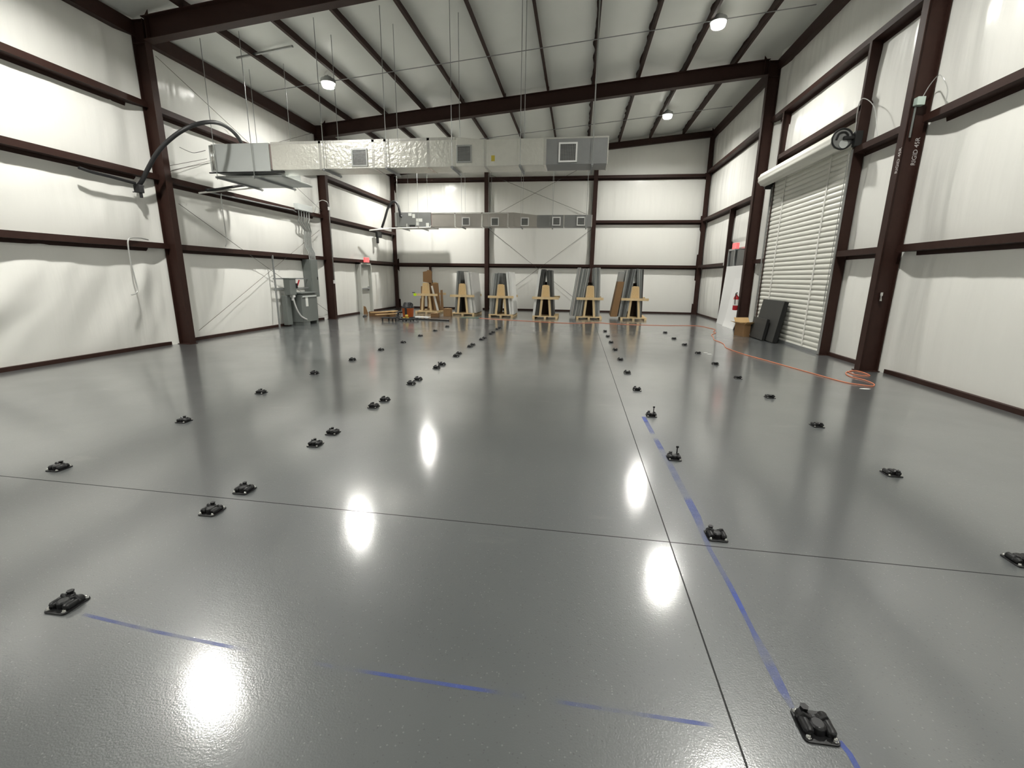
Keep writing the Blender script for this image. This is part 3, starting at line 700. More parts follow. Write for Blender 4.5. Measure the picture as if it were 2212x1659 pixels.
mb = MB(); mb.box(-9.44, -9.28, y0, y1, 3.78, 3.98); loc(mb, t).build('enclosure', UNITW, t, bevel=.006)
CG = 'conduits dropping from the wireway box'
NM = ['nearest', 'second', 'middle', 'fourth', 'farthest']
for k in range(5):
    y = y0 + (y1 - y0) * (0.14 + 0.18 * k); yb_ = 15.36 + .09 * k
    P = [(-9.36, y, 3.79), (-9.36, y, 3.55), (-9.38, y - .04, 3.42), (-9.44, yb_ + .03, 3.15), (-9.46, yb_, 3.0), (-9.46, yb_, 2.62), (-9.36, yb_, 2.42), (-9.35, yb_, 2.19)]
    pipe('conduit_drop', P, .022, GALV, f'{NM[k]} grey conduit dropping from the wireway box to the panelboard', 'conduit', CG)
pipe('wall_conduit', [onX(445, 412, GL + .03) + Vector((0, 0, -.02)), onX(633, 451, GL + .03) + Vector((0, 0, -.04)), onX(640, 458, GL + .03)], .018, GALVD, 'grey conduit running below the middle left girt', 'conduit')
P = [onX(478, 418, GL + .05), onX(478, 432, GL + .05), onX(486, 490, GL - .03), onX(489, 520, GL - .05), onX(487, 532, GL - .02)]
pipe('flexible_conduit', catmull(P, 5), .013, FLEX, 'thin grey conduit dangling from the middle left girt', 'conduit')
# boxes on columns
def jbox(label, p, d, cat='junction box', mt=WHITE):
    t_ = thing('junction_box', label, cat, p, group='white column junction boxes')
    mb = MB(); mb.cbox((0, 0, 0), d); mb.build('box_body', mt, t_, bevel=.006)
    mb = MB(); mb.cbox((d[0] / 2 + .002 if p[0] < 0 else -d[0] / 2 - .002, 0, 0), (.004, d[1] * .85, d[2] * .85)); mb.build('cover_plate', mt, t_); return t_
pb = onX(697.5, 447, CL + .03); jbox('small white junction box high on the transformer column', (CL + .03, F2, pb.z), (.06, .1, .12))
pl_ = onX(714, 609, CL + .03); jbox('small white outlet box low on the transformer column', (CL + .03, F2, pl_.z), (.06, .11, .13))
pipe('wall_conduit', [(CL + .02, F2, pb.z - .06), (CL + .02, F2, pl_.z + .06)], .011, GALV, 'thin conduit running down the transformer column', 'conduit')
P = [(CL + .03, F2 - .01, pb.z + .06), (CL + .03, F2 - .1, pb.z + .2), (CL - .02, F2 - .35, pb.z + .24), (CL - .1, F2 - .55, pb.z + .1), (GL + .02, F2 - .62, 3.84)]
pipe('wire_loop', catmull(P, 5), .012, FLEX, 'grey wire looping from girt to box on the transformer column', 'wire', n=6)
pr = onY(1987, 219, F1R - .07); xw_ = pr.x; yw_ = F1R - .006
jbox('pale green junction box high on the stencilled right column', (xw_, yw_ - .055, pr.z), (.12, .11, .13), mt=mat('pale_green_plastic', (.50, .60, .54), .4))
pipe('wall_conduit', [(xw_ - .03, yw_ - .03, pr.z - .06), (xw_ - .03, yw_ - .03, pr.z - .55)], .016, PANELGREY, 'short conduit below the pale green junction box', 'conduit')
P = [(xw_ + .03, yw_ - .06, pr.z + .06), (xw_ + .06, yw_ - .14, pr.z + .22), (xw_ + .06, yw_ - .3, pr.z + .3), (xw_ + .04, yw_ - .46, pr.z + .2), (GR + .04, yw_ - .5, pr.z + .02), (GR + .05, yw_ - .5, 4.45)]
pipe('wire_loop', catmull(P, 5), .007, FLEX, 'thin grey wire looping above the pale green junction box', 'wire', n=6)
p = onY(1903, 641, F1R - .04); mb = MB(); mb.tube([(p.x, F1R - .035, p.z + .08), (p.x, F1R - .035, p.z + .02), (p.x, F1R - .035, p.z - .0), (p.x, F1R - .035, p.z - .08)], [.03, .03, .015, .03], 10)
tag(mb.build('column_clip', CHROME, bevel=.008), 'small shiny clip on the stencilled right column', 'clip')

# ------------------------------------------------------------------ doors
t = struct(bpy.data.objects.new('door_1', None)); COL.objects.link(t); t.location = (XL + .15, 19.95, 0)
Y0, Y1 = 19.36, 20.5
mb = MB()
for a_, b_ in ((Y0, Y0 + .08), (Y1 - .08, Y1)): mb.box(XL + .02, XL + .21, a_, b_, 0, 2.22)
mb.box(XL + .02, XL + .21, Y0, Y1, 2.14, 2.22); loc(mb, t).build('door_frame', DOORP, t, bevel=.004)
mb = MB(); mb.box(XL + .05, XL + .09, Y0 + .08, Y1 - .08, .01, 2.14); lf = loc(mb, t).build('door_leaf', DOORP, t)
mb = MB(); mb.box(XL + .10, XL + .17, Y0 + .14, Y1 - .2, 1.06, 1.12); mb.box(XL + .09, XL + .15, Y1 - .26, Y1 - .16, 1.0, 1.18); loc(mb, t).build('panic_bar', ALU, lf)
mb = MB(); mb.box(XL + .09, XL + .14, Y0 + .45, Y0 + .75, 2.0, 2.08); mb.bar((XL + .15, Y0 + .6, 2.05), (XL + .15, Y0 + .95, 2.1), .03, .02); loc(mb, t).build('door_closer', ALU, lf)
# storefront door with transom on the right wall
t = struct(bpy.data.objects.new('door_2', None)); COL.objects.link(t); t.location = (XR - .15, 18.3, 0)
Y0, Y1 = 17.3, 19.2; XD = XR - .15
mb = MB()
for a_, b_ in ((Y0, Y0 + .06), (Y1 - .06, Y1), (18.42, 18.48)): mb.box(XD - .05, XD + .05, a_, b_, 2.13 if a_ == 18.42 else 0, 2.82)
for z in (2.13, 2.76): mb.box(XD - .05, XD + .05, Y0, Y1, z, z + .06)
loc(mb, t).build('door_frame', ALU, t)
mb = MB(); mb.box(XD - .005, XD + .005, Y0 + .06, 18.42, 2.19, 2.76); mb.box(XD - .005, XD + .005, 18.48, Y1 - .06, 2.19, 2.76); loc(mb, t).build('transom_glass', GLASSD, t)
mb = MB()
for a_, b_ in ((Y0 + .06, 18.24), (18.26, Y1 - .06)):
    mb.box(XD - .025, XD + .025, a_, a_ + .09, .01, 2.13); mb.box(XD - .025, XD + .025, b_ - .09, b_, .01, 2.13)
    mb.box(XD - .025, XD + .025, a_ + .09, b_ - .09, .01, .22); mb.box(XD - .025, XD + .025, a_ + .09, b_ - .09, 2.02, 2.13)
lf = loc(mb, t).build('door_leaf', ALU, t)
mb = MB()
for a_, b_ in ((Y0 + .06, 18.24), (18.26, Y1 - .06)): mb.box(XD - .006, XD + .006, a_ + .09, b_ - .09, .22, 2.02)
loc(mb, t).build('door_glass', GLASSD, lf)
def exit_sign(label, p, d):
    e = thing('exit_sign', label, 'exit sign', p, group='red exit signs')
    mb = MB(); mb.cbox((0, 0, 0), d); mb.build('sign_housing', WHITE, e, bevel=.006)
    s = 1 if p[0] < 0 else -1
    mb = MB(); mb.cbox((s * (d[0] / 2 + .004), 0, 0), (.008, d[1] * .94, d[2] * .9)); mb.cbox((0, -d[1] / 2 - .004, 0), (d[0] * .9, .008, d[2] * .9)); mb.build('lit_face', EXITM, e)
p = onX(791, 561.5, GL + .05); exit_sign('glowing red exit sign above the grey left wall door', (GL + .06, p.y, p.z), (.1, .34, .22))
p = onX(1590, 531.5, GR - .08); exit_sign('glowing red exit sign above the storefront door', (GR - .08, p.y, p.z), (.12, .36, .22))

# ------------------------------------------------------------------ roll-up door
t = struct(bpy.data.objects.new('door_3', None)); COL.objects.link(t); t.location = (XR - .2, 13.5, 0)
XC = 5.73; DN, DF = 11.5, 15.62; RXc, RZc, RR = 5.44, 4.63, 0.185
mb = MB(); prof = []; pitch = 0.122; zz = 0.0
while zz < 4.62:
    for f, d_ in ((0, 0.0), (.12, 0.012), (.3, .022), (.5, .025), (.7, .022), (.88, .012)):
        prof.append((XC - d_, zz + f * pitch))
    zz += pitch
n_ = len(prof); vs = [(x, DN, z) for x, z in prof] + [(x, DF, z) for x, z in prof]
mb.add(vs, [(i, i + 1, n_ + i + 1, n_ + i) for i in range(n_ - 1)])
cu = loc(mb, t).build('curtain', DOORW, t)
for y in (12.35, 14.75):
    mb = MB(); mb.box(XC - .032, XC - .025, y - .03, y + .03, .05, 4.55); loc(mb, t).build('wear_strip', PVC, cu)
mb = MB(); mb.box(XC - .035, XC + .02, DN, DF, 0.0, .07); loc(mb, t).build('bottom_bar', GALVD, cu)
mb = MB(); seg = 40; pv = []
for i in range(seg):
    a_ = 2 * math.pi * i / seg; r_ = RR + (0.012 if (i // 2) % 2 else 0.0); pv.append((RXc + r_ * math.cos(a_), RZc + r_ * math.sin(a_)))
mb.prism(pv, 'Y', DN + .02, DF - .02); loc(mb, t).build('coiled_drum', DOORW, t, smooth='angle')
mb = MB(); pv = [(RXc + .2 * math.cos(2 * math.pi * i / 28), RZc + .2 * math.sin(2 * math.pi * i / 28)) for i in range(28)]
mb.prism(pv, 'Y', DN - .05, DN - .03); wh = loc(mb, t).build('drum_wheel', UNITG, t)
mb = MB(); mb.prism([(RXc + .085 * math.cos(2 * math.pi * i / 20) + .03, RZc - .1 + .085 * math.sin(2 * math.pi * i / 20)) for i in range(20)], 'Y', DN - .07, DN - .05); loc(mb, t).build('chain_pulley', UNITW, wh)
mb = MB(); mb.tube(catmull([(RXc - .12, DN - .06, RZc - .02), (RXc - .08, DN - .06, RZc + .1), (RXc + .03, DN - .06, RZc + .13), (RXc + .1, DN - .06, RZc + .06), (RXc + .02, DN - .06, RZc + .03)], 5), .02); loc(mb, t).build('spring_coil', DARK, wh, smooth=True)
mb = MB(); mb.tube([(RXc - .2 + .4 * .5 * (1 + math.cos(a_)), DN - .055, RZc + .2 * math.sin(a_)) for a_ in [2 * math.pi * i / 28 for i in range(29)]], .018, 6); loc(mb, t).build('wheel_rim', DARK, wh, smooth=True)
mb = MB(); mb.bar((RXc, DN - .09, RZc), (GR + .05, DN - .09, RZc + .02), .06, .06); mb.cbox((GR + .02, DN - .1, RZc - .02), (.14, .12, .3)); loc(mb, t).build('near_bracket', DARK, t, bevel=.01)
mb = MB(); mb.bar((RXc, DF + .05, RZc - .02), (GR + .05, DF + .05, RZc - .1), .06, .07); mb.cbox((GR - .05, DF + .05, RZc - .16), (.3, .06, .2)); loc(mb, t).build('far_bracket', DARK, t)
for y, w_ in ((DN - .035, .07), (DF + .03, .06)):
    mb = MB(); mb.box(XC - .06, XC + .05, y - w_ / 2, y + w_ / 2, 0, 4.42); loc(mb, t).build('guide_rail', GALV, t)
mb = MB(); mb.tube([(XC - .1, DN - .02, 4.4), (XC - .1, DN - .02, 1.6)], .006, 6); mb.tube([(XC - .12, DN - .05, 1.62), (XC - .09, DN, 1.2), (XC - .1, DN - .03, 1.0)], .008, 6); loc(mb, t).build('pull_chain', GALV, t)
p = onX(1652, 560, XR - .1); mb = MB(); mb.box(XR - .12, XR - .03, 15.72, 15.95, .02, 4.2)
struct(mb.build('trim_1', DOORP))
# loose wires above the near end of the drum
P = [(GR - .01, JN + .02, 5.32), (GR - .03, JN - .15, 5.33), (GR - .02, JN - .6, 5.05), (GR, JN - .95, 4.5)]
pipe('wire_loop', catmull([(GR - .01, JN + .05, 4.7), (GR - .03, JN + .06, 5.25), (GR - .03, JN - .1, 5.35), (GR - .01, JN - .5, 5.05), (GR, JN - .75, 4.48)], 6), .008, FLEX, 'thin pale wires looping beside the near end of the door drum', 'wire', n=6)

# ------------------------------------------------------------------ things by the right wall
t = thing('fire_extinguisher', 'red fire extinguisher hung on the column by the white boards', 'fire extinguisher', (CR - .1, F2 - .05, .68))
mb = MB(); mb.lathe([(.001, 0), (.075, 0), (.082, .02), (.082, .4), (.07, .45), (.03, .49), (.025, .52)], 20); mb.build('cylinder', REDP, t, smooth='angle')
mb = MB(); mb.lathe([(.0835, .16), (.0835, .36)], 20); mb.build('label', PAPER, t, smooth='angle')
mb = MB(); mb.lathe([(.02, .52), (.028, .55), (.02, .6)], 12); mb.bar((0, 0, .6), (-.03, -.13, .63), .025, .015); mb.bar((0, 0, .57), (-.03, -.12, .56), .025, .012); mb.build('valve_head', CHROME, t)
mb = MB(); mb.tube(catmull([(0, .02, .55), (-.06, -.09, .56), (-.07, -.1, .4), (-.05, -.085, .2)], 5), .013); mb.build('hose', RUBBER, t, smooth=True)
def board(label, u_tl, u_tr, u_bl, u_br, xt, xb, thick, mt, group):
    tl, tr = onX(*u_tl, xt), onX(*u_tr, xt); bl, br = onX(*u_bl, xb), onX(*u_br, xb)
    ya, yb2_ = max(tl.y, bl.y), min(tr.y, br.y); z = (tl.z + tr.z) / 2
    mb = MB(); n = 10; vs = []
    for i in range(n + 1):
        f = i / n; x = xb + (xt - xb) * (f ** 0.7)
        for y in (ya, yb2_):
            vs += [(x, y, z * f + .002), (x + thick, y, z * f + .002)]
    fs = []
    for i in range(n):
        a_ = 4 * i
        fs += [(a_, a_ + 4, a_ + 6, a_ + 2), (a_ + 1, a_ + 3, a_ + 7, a_ + 5), (a_, a_ + 1, a_ + 5, a_ + 4), (a_ + 2, a_ + 6, a_ + 7, a_ + 3)]
    fs += [(0, 2, 3, 1), (4 * n, 4 * n + 1, 4 * n + 3, 4 * n + 2)]
    mb.add(vs, fs); return tag(mb.build('white_board', mt, smooth='angle'), label, 'board', group)
board('taller white board leaning over the storefront door', (1570, 575), (1596, 575), (1552, 697), (1588, 703), XD - .07, 5.55, .008, WHITEB, 'leaning white boards')
board('shorter white board leaning in front, behind the fire extinguisher', (1589, 601), (1605, 601), (1560, 699), (1583, 708.5), XD - .1, 5.42, .008, mat('white_board_b', (.84, .84, .83), .35), 'leaning white boards')
t = thing('cardboard_box', 'open cardboard box with raised flaps beside the black foam panels', 'box', (5.25, 14.95, 0))
bx0, bx1, by0, by1, bh = -.24, .24, -.24, .24, .38
mb = MB(); k = .008
mb.box(bx0, bx1, by0, by0 + k, 0, bh); mb.box(bx0, bx1, by1 - k, by1, 0, bh); mb.box(bx0, bx0 + k, by0 + k, by1 - k, 0, bh); mb.box(bx1 - k, bx1, by0 + k, by1 - k, 0, bh); mb.box(bx0 + k, bx1 - k, by0 + k, by1 - k, 0, k)
mb.build('carton', CARD, t)
mb = MB(); mb.box(-.03, .05, by0 - .003, by0, 0.06, bh); mb.build('dark_band', DARK, t)  # dark vertical band down the near side of the carton
for v4 in ([(bx0, by0, bh), (bx0, by1, bh), (bx0 - .16, by1 + .02, bh + .05), (bx0 - .16, by0 - .02, bh + .05)], [(bx0, by1, bh), (bx1, by1, bh), (bx1, by1 + .1, bh + .15), (bx0, by1 + .1, bh + .15)],
           [(bx0, by0, bh), (bx1, by0, bh), (bx1 - .05, by0 - .1, bh + .06), (bx0, by0 - .12, bh + .07)]):
    mb = MB(); up_ = [(x, y, z + .006) for x, y, z in v4]; mb.hexa(v4, up_); mb.build('flap', TAN, t)
mb = MB(); mb.box(-.04, .02, by0 - .006, by0 - .003, .02, .09); mb.build('sticker', PAPER, t)
t.rotation_euler = (0, 0, 0.25)
def slab_lean(name, label, ya, yb_, xb, xt, h, th, mt, me, cat='panel', group='black foam panels'):
    o = thing(name, label, cat, (xb, ya, 0), group=group)
    a_ = math.atan2(xt - xb, h); dx, dz = th * math.cos(a_), -th * math.sin(a_)
    mb = MB()
    b_ = [(0, 0, 0.02), (0, yb_ - ya, 0.02), (dx, yb_ - ya, 0.0), (dx, 0, 0.0)]
    sh = Vector((xt - xb, 0, h))
    b_ = [Vector(v) for v in b_]; mb.hexa(b_, [v + sh for v in b_]); mb.build('slab', mt, o, bevel=.006)
    mb = MB(); c_ = [(0.004, -.003, .03), (dx - .004, -.003, .012), (dx - .004, .0, .012), (.004, .0, .03)]; c_ = [Vector(v) for v in c_]; mb.hexa(c_, [v + sh * .985 for v in c_]); mb.build('end_edge', me, o)
    return o
slab_lean('foam_board', 'tall black foam panel leaning against the roll-up door', 13.3, 14.75, 5.38, 5.55, 1.12, .12, FOAM, FOAME)
slab_lean('foam_board', 'shorter black foam panel leaning in front of the tall one', 13.75, 14.75, 5.27, 5.35, .6, .08, FOAM, FOAME)

# orange cord on the floor
px = [(1030, 686.5), (1080, 690), (1150, 694), (1230, 698), (1290, 697), (1320, 699), (1380, 701.5), (1440, 703), (1485, 703), (1510, 704), (1535, 709), (1545, 712), (1541, 716), (1546, 719), (1537, 723), (1541, 728), (1543, 734), (1556, 739), (1564, 744), (1567, 750), (1580, 756), (1610, 766), (1650, 777), (1700, 791), (1750, 805), (1800, 819), (1832, 827), (1862, 831.5), (1885, 834), (1887, 829), (1868, 821), (1840, 814), (1828, 808), (1830, 803), (1845, 801), (1868, 803), (1885, 808), (1878, 812), (1852, 810), (1838, 806), (1833, 802.5), (1842, 800)]
P = [onZ(u, v, .009) for u, v in px]; P = [Vector((min(q.x, CR - .03) if abs(q.y - F1R) < .4 else q.x, q.y, .009 + .0005 * (i > 34))) for i, q in enumerate(P)]
pipe('extension_cord', catmull(P, 6), .0085, CORD, 'long orange cord across the floor, coiled at the right column', 'cord', n=6)

# ------------------------------------------------------------------ floor anchors
def anchor_proto():
    t = thing('floor_anchor', '', 'floor anchor', group='black floor anchors')
    mb = MB(); W2, L2, c_ = .064, .07, .018
    pl = []
    for cx, cy, a0 in ((W2 - c_, L2 - c_, 0), (-W2 + c_, L2 - c_, 90), (-W2 + c_, -L2 + c_, 180), (W2 - c_, -L2 + c_, 270)):
        for k in range(5): a_ = math.radians(a0 + 22.5 * k); pl.append((cx + c_ * math.cos(a_), cy + c_ * math.sin(a_)))
    mb.prism(pl, 'Z', 0, .008); mb.build('base_plate', BLACKM, t, bevel=.0015)
    # hub block with a saddle
    mb = MB(); mb.prism([(-.03, .008), (.03, .008), (.03, .03), (.018, .042), (.006, .036), (-.006, .036), (-.018, .042), (-.03, .03)], 'Y', -.028, .028)
    mb.lathe([(.03, .008), (.03, .036), (.022, .043), (.0001, .043)], 16, c=(0, -.014, 0)); mb.build('hub', BLACKM, t, bevel=.002)
    for s in (-1, 1):
        mb = MB(); mb.tube([(s * .040, -.044, .022), (s * .040, -.038, .023), (s * .040, .038, .023), (s * .040, .044, .022)], [.014, .0195, .0195, .014], 12)
        mb.box(s * .040 - .014, s * .040 + .014, -.036, .036, .008, .02)
        mb.tube([(s * .016, .010, .034), (s * .040, .014, .045), (s * .056, .016, .02)], .009, 8); mb.build('jaw', BLACKM, t, smooth='angle')
    mb = MB(); mb.lathe([(.018, .008), (.018, .03), (.014, .034), (.014, .044), (.0165, .046), (.0165, .053), (.001, .053)], 6, c=(-.026, .042, 0)); mb.build('lock_stud', BLACKM, t)
    for x in (-.047, .047):
        for y in (-.053, .053):
            mb = MB(); mb.lathe([(.011, .008), (.011, .012), (.0085, .0125), (.0085, .017), (.006, .021), (.0001, .0225)], 12, c=(x, y, 0)); mb.build('bolt', CHROME, t, smooth='angle')
    return t
ap = anchor_proto(); first = [True]
def place_anchor(x, y, rz, label, post=False):
    o = ap if first[0] else copy_tree(ap); first[0] = False
    o.location = (x, y, 0); o.rotation_euler = (0, 0, rz); o['label'] = label
    if post:
        mb = MB(); mb.tube([(.03, .03, .03), (.03, .03, .115)], .006, 8); mb.box(.018, .042, .024, .036, .1, .118); mb.build('upright_pin', BLACKM, o)
    return o
R1 = [(1761, 1563), (1547, 1153), (1456, 986), (1407, 895), (1376, 840), (1355, 804), (1340, 776), (1329, 755), (1320, 739), (1313, 726), (1307, 715)]
for i, (u, v) in enumerate(R1):
    p = onZ(u, v, .02); place_anchor(p.x, p.y, 0, f'black floor anchor, {ORD[i]} from the camera in the row right of the floor joint', post=(i in (2, 3)))
R2 = [(2205, 1208), (1926, 1020), (1765, 917), (1663, 856), (1594, 815), (1545, 785), (1508, 762), (1479, 744), (1456, 731), (1437, 718)]
for i, (u, v) in enumerate(R2):
    p = onZ(u, v, .02); place_anchor(p.x, p.y, math.pi, f'black floor anchor, {ORD[i]} from the camera in the row nearest the right wall')
L4 = [(127, 1008), (397, 907), (564, 846), (679, 805), (761, 776), (823, 755), (871, 739), (908, 725), (940, 714), (966, 705)]
for i, (u, v) in enumerate(L4):
    p = onZ(u, v, .02); place_anchor(p.x, p.y, 0, f'black floor anchor, {ORD[i]} from the camera in the row nearest the left wall')
L3 = [(145, 1300), (458, 1100), (528, 1055), (681, 957), (719, 932), (807, 876), (831, 862), (888, 827), (903, 818), (943, 793), (955, 786), (985, 768), (991, 763), (1015, 748), (1021, 744), (1040, 733), (1046, 730), (1060, 721), (1065, 717.5), (1074, 711), (1079, 708)]
for i, (u, v) in enumerate(L3):
    p = onZ(u, v, .02)
    if i == 0: lb = 'black floor anchor alone at the near left, start of the paired row'
    else: lb = f"{'nearer' if i % 2 else 'farther'} black floor anchor of the {ORD[(i - 1) // 2]} pair from the camera"
    place_anchor(p.x, p.y, 0, lb, post=(i == 9))

# blue chalk lines rubbed on the floor
def chalk_mat(sc_, lo, hi, st):
    mt = bpy.data.materials.new('blue_chalk'); mt.use_nodes = True; nt = mt.node_tree; b = nt.nodes['Principled BSDF']
    b.inputs['Base Color'].default_value = (0.06, 0.10, 0.40, 1); b.inputs['Roughness'].default_value = .7
    tc = nt.nodes.new('ShaderNodeTexCoord'); mp = nt.nodes.new('ShaderNodeMapping'); mp.inputs['Scale'].default_value = st
    n = nt.nodes.new('ShaderNodeTexNoise'); n.inputs['Scale'].default_value = sc_; n.inputs['Detail'].default_value = 6
    r = nt.nodes.new('ShaderNodeMapRange'); r.inputs[1].default_value = lo; r.inputs[2].default_value = hi; r.inputs[4].default_value = .85
    nt.links.new(tc.outputs['Object'], mp.inputs[0]); nt.links.new(mp.outputs[0], n.inputs['Vector']); nt.links.new(n.outputs['Fac'], r.inputs[0]); nt.links.new(r.outputs[0], b.inputs['Alpha'])
    return mt
def strip(px_, wd, z, mt, label):
    P = [onZ(u, v, z) for u, v in px_]; wd = wd if isinstance(wd, list) else [wd] * len(P); vs = []
    for i, p in enumerate(P):
        d = (P[min(i + 1, len(P) - 1)] - P[max(i - 1, 0)]).normalized(); s = Vector((-d.y, d.x, 0)) * wd[i] / 2
        vs += [p - s, p + s]
    mb = MB(); mb.add(vs, [(2 * i, 2 * i + 1, 2 * i + 3, 2 * i + 2) for i in range(len(P) - 1)]); return tag(mb.build('chalk_line', mt), label, 'chalk line')
strip([(180, 1327), (330, 1363), (560, 1410), (720, 1440), (1000, 1484), (1350, 1538), (1600, 1576), (1735, 1593)], .018, .0008, chalk_mat(2.2, .45, .72, (1, .2, 1)), 'faint blue chalk line along the floor at the bottom of the photo')
strip([(1390, 900), (1450, 1010), (1505, 1115), (1532, 1185), (1580, 1270), (1625, 1360), (1655, 1420), (1690, 1490), (1712, 1530)], [.05, .06, .06, .03, .03, .025, .05, .04, .02], .0008, chalk_mat(2.5, .38, .75, (.3, 1, 1)), 'smeared blue chalk line leading to the nearest right floor anchor')
strip([(1812, 1600), (1835, 1628), (1862, 1675)], .022, .0008, chalk_mat(2.0, .2, .6, (.3, .5, 1)), 'short blue chalk line in front of the nearest right floor anchor')

# ------------------------------------------------------------------ A-frame racks with panels
def rack(idx, uc, vf, label, xs=1.0, sgw=(1.06, .19, .28), back=True, depth=1.5, rz=0.0, tape=False):
    p = onZ(uc, vf); s = p.y / 975.0
    t = thing('a_frame_rack', label, 'rack', (p.x, p.y, 0), rz, group='wooden A-frame racks')
    W_ = sgw[0] * xs
    mb = MB()
    for x in (-W_ / 2 + .05, 0, W_ / 2 - .05): mb.box(x - .045, x + .045, 0, depth, 0, .07)
    mb.build('runner', PINE, t)
    mb = MB()
    for y in (0.0, depth * .32, depth * .65, depth - .09): mb.box(-W_ / 2, W_ / 2, y, y + .09, .07, .115)
    mb.build('deck_board', PINE, t)
    for y in (0.0, depth - .12):
        for sg in (-1, 1):
            mb = MB(); mb.hexa([(sg * .21 - .045, y + .02, .115), (sg * .21 + .045, y + .02, .115), (sg * .21 + .045, y + .06, .115), (sg * .21 - .045, y + .06, .115)],
                               [(sg * .10 - .045, y + .02, 1.36), (sg * .10 + .045, y + .02, 1.36), (sg * .10 + .045, y + .06, 1.36), (sg * .10 - .045, y + .06, 1.36)]); mb.build('leg', PINE, t)
        mb = MB(); mb.prism([(-.14, .86), (.14, .86), (.10, 1.38), (-.10, 1.38)], 'Y', y + .002, y + .02)
        mb.build('gusset', OSB, t)
        mb = MB(); mb.box(-W_ / 2 - .02, W_ / 2 + .02, y - .04, y, .8, .9); mb.build('cross_bar', PINE, t)
    if back:
        mb = MB(); mb.prism([(-.2, .12), (.2, .12), (.09, 1.5), (-.09, 1.5)], 'Y', depth * .5, depth * .5 + .01); mb.build('inner_shade_board', RACKSHADE, t)  # added dark sheet painting the shade of the brown-lined rack interior
    if tape:
        mb = MB(); mb.box(-W_ / 2 - .03, -W_ / 2 + .1, -.045, .005, .79, .91); mb.build('lime_tape', LIME, t)
        mb = MB(); mb.box(-W_ / 2 - .1, -W_ / 2 + .02, -.03, .02, .92, .95); mb.build('bar_end', DARK, t)
    return t, s
CNT = {}
def panels(t, s, xt0, xt1, xb0, xb1, n, ztop, mts, label, group, y0=.05, dep=1.35, zb0=.117, name='leaning_panel', cat='panel'):
    """n upright panels leaning on the rack; px offsets from the rack centre at top (xt) and bottom (xb)."""
    for i in range(n):
        a_t, b_t = (xt0 + (xt1 - xt0) * i / n) * s, (xt0 + (xt1 - xt0) * (i + .9) / n) * s
        a_b, b_b = (xb0 + (xb1 - xb0) * i / n) * s, (xb0 + (xb1 - xb0) * (i + .9) / n) * s
        zt = ztop - random.uniform(0, .05) * (n > 2); yo = y0 + random.uniform(0, .1); d = dep - random.uniform(0, .1)
        mb = MB(); mb.hexa([(a_b, yo, zb0), (b_b, yo, zb0), (b_b, yo + d, zb0), (a_b, yo + d, zb0)], [(a_t, yo, zt), (b_t, yo, zt), (b_t, yo + d, zt), (a_t, yo + d, zt)])
        o = mb.build(name, mts[i % len(mts)], bevel=.003)
        o.location = t.location; o.rotation_euler = t.rotation_euler
        tag(o, label[i] if isinstance(label, list) else label, cat, group)
def nth(n, base, frm='left'):
    if n == 1: return [base]
    if n == 2: return [f'left of the two {base}s'.replace('panels', 'panels'), f'right of the two {base}s']
    return [f'{base}, {ORD[i]} from the {frm}' for i in range(n)]
K = 1 / 7.9
def top(y, yf, s): return (yf - y) * s
# rack 2
t2, s = rack(2, 999, 681.5, 'wooden A-frame rack beside the single cardboard box', rz=-.02)
panels(t2, s, -95 * K, -25 * K, -145 * K, -60 * K, 2, top(587, 681.5, s), [PGREY, mat('mid_grey_panel', (.13, .135, .13), .4, .15)], ['outer grey panel leaning left on the second rack', 'inner darker grey panel leaning left on the second rack'], 'panels on the second rack')
panels(t2, s, 22 * K, 160 * K, 92 * K, 235 * K, 3, top(588.5, 681.5, s), [PPALE, PWHITE, PPALE], ['inner pale panel leaning right on the second rack', 'middle pale panel leaning right on the second rack', 'outer pale panel leaning right on the second rack'], 'panels on the second rack')
t3, s = rack(3, 1081.5, 685, 'wooden A-frame rack in front of the left end wall column', back=False)
panels(t3, s, -140 * K, -20 * K, -215 * K, -90 * K, 3, top(592, 685, s), [PLIGHT, PGREY, PGREY], ['outer grey panel leaning left on the third rack', 'middle grey panel leaning left on the third rack', 'inner grey panel leaning left on the third rack'], 'panels on the third rack')
panels(t3, s, 25 * K, 72 * K, 80 * K, 143 * K, 1, top(593, 685, s), [PDARK], 'dark panel leaning right on the third rack', 'panels on the third rack')
panels(t3, s, 75 * K, 162 * K, 146 * K, 228 * K, 2, top(590, 685, s), [PWHITE, PWHITE], ['inner white panel leaning right on the third rack', 'outer white panel leaning right on the third rack'], 'panels on the third rack')
t4, s = rack(4, 1177, 688.5, 'wooden A-frame rack holding charcoal panels', rz=.0)
panels(t4, s, -130 * K, -78 * K, -215 * K, -172 * K, 1, top(586, 688.5, s), [PWHITE], 'white panel at the left side of the fourth rack', 'panels on the fourth rack')
panels(t4, s, -76 * K, -22 * K, -170 * K, -88 * K, 2, top(586, 688.5, s), [PDARK, PDARK], ['outer charcoal panel leaning left on the fourth rack', 'inner charcoal panel leaning left on the fourth rack'], 'panels on the fourth rack')
panels(t4, s, -8 * K, 95 * K, 78 * K, 146 * K, 3, top(586, 688.5, s), [PDARK, mat('soft_charcoal_panel', (.085, .085, .08), .45), PDARK], ['inner charcoal panel leaning right on the fourth rack', 'middle charcoal panel leaning right on the fourth rack', 'outer charcoal panel leaning right on the fourth rack'], 'panels on the fourth rack')
t5, s = rack(5, 1272, 690, 'wooden A-frame rack loaded with many light grey panels', rz=.02)
g7 = [PLIGHT, mat('warm_grey_panel', (.40, .385, .36), .45), PGREY, PLIGHT, PGREY, PLIGHT, PLIGHT, PGREY]
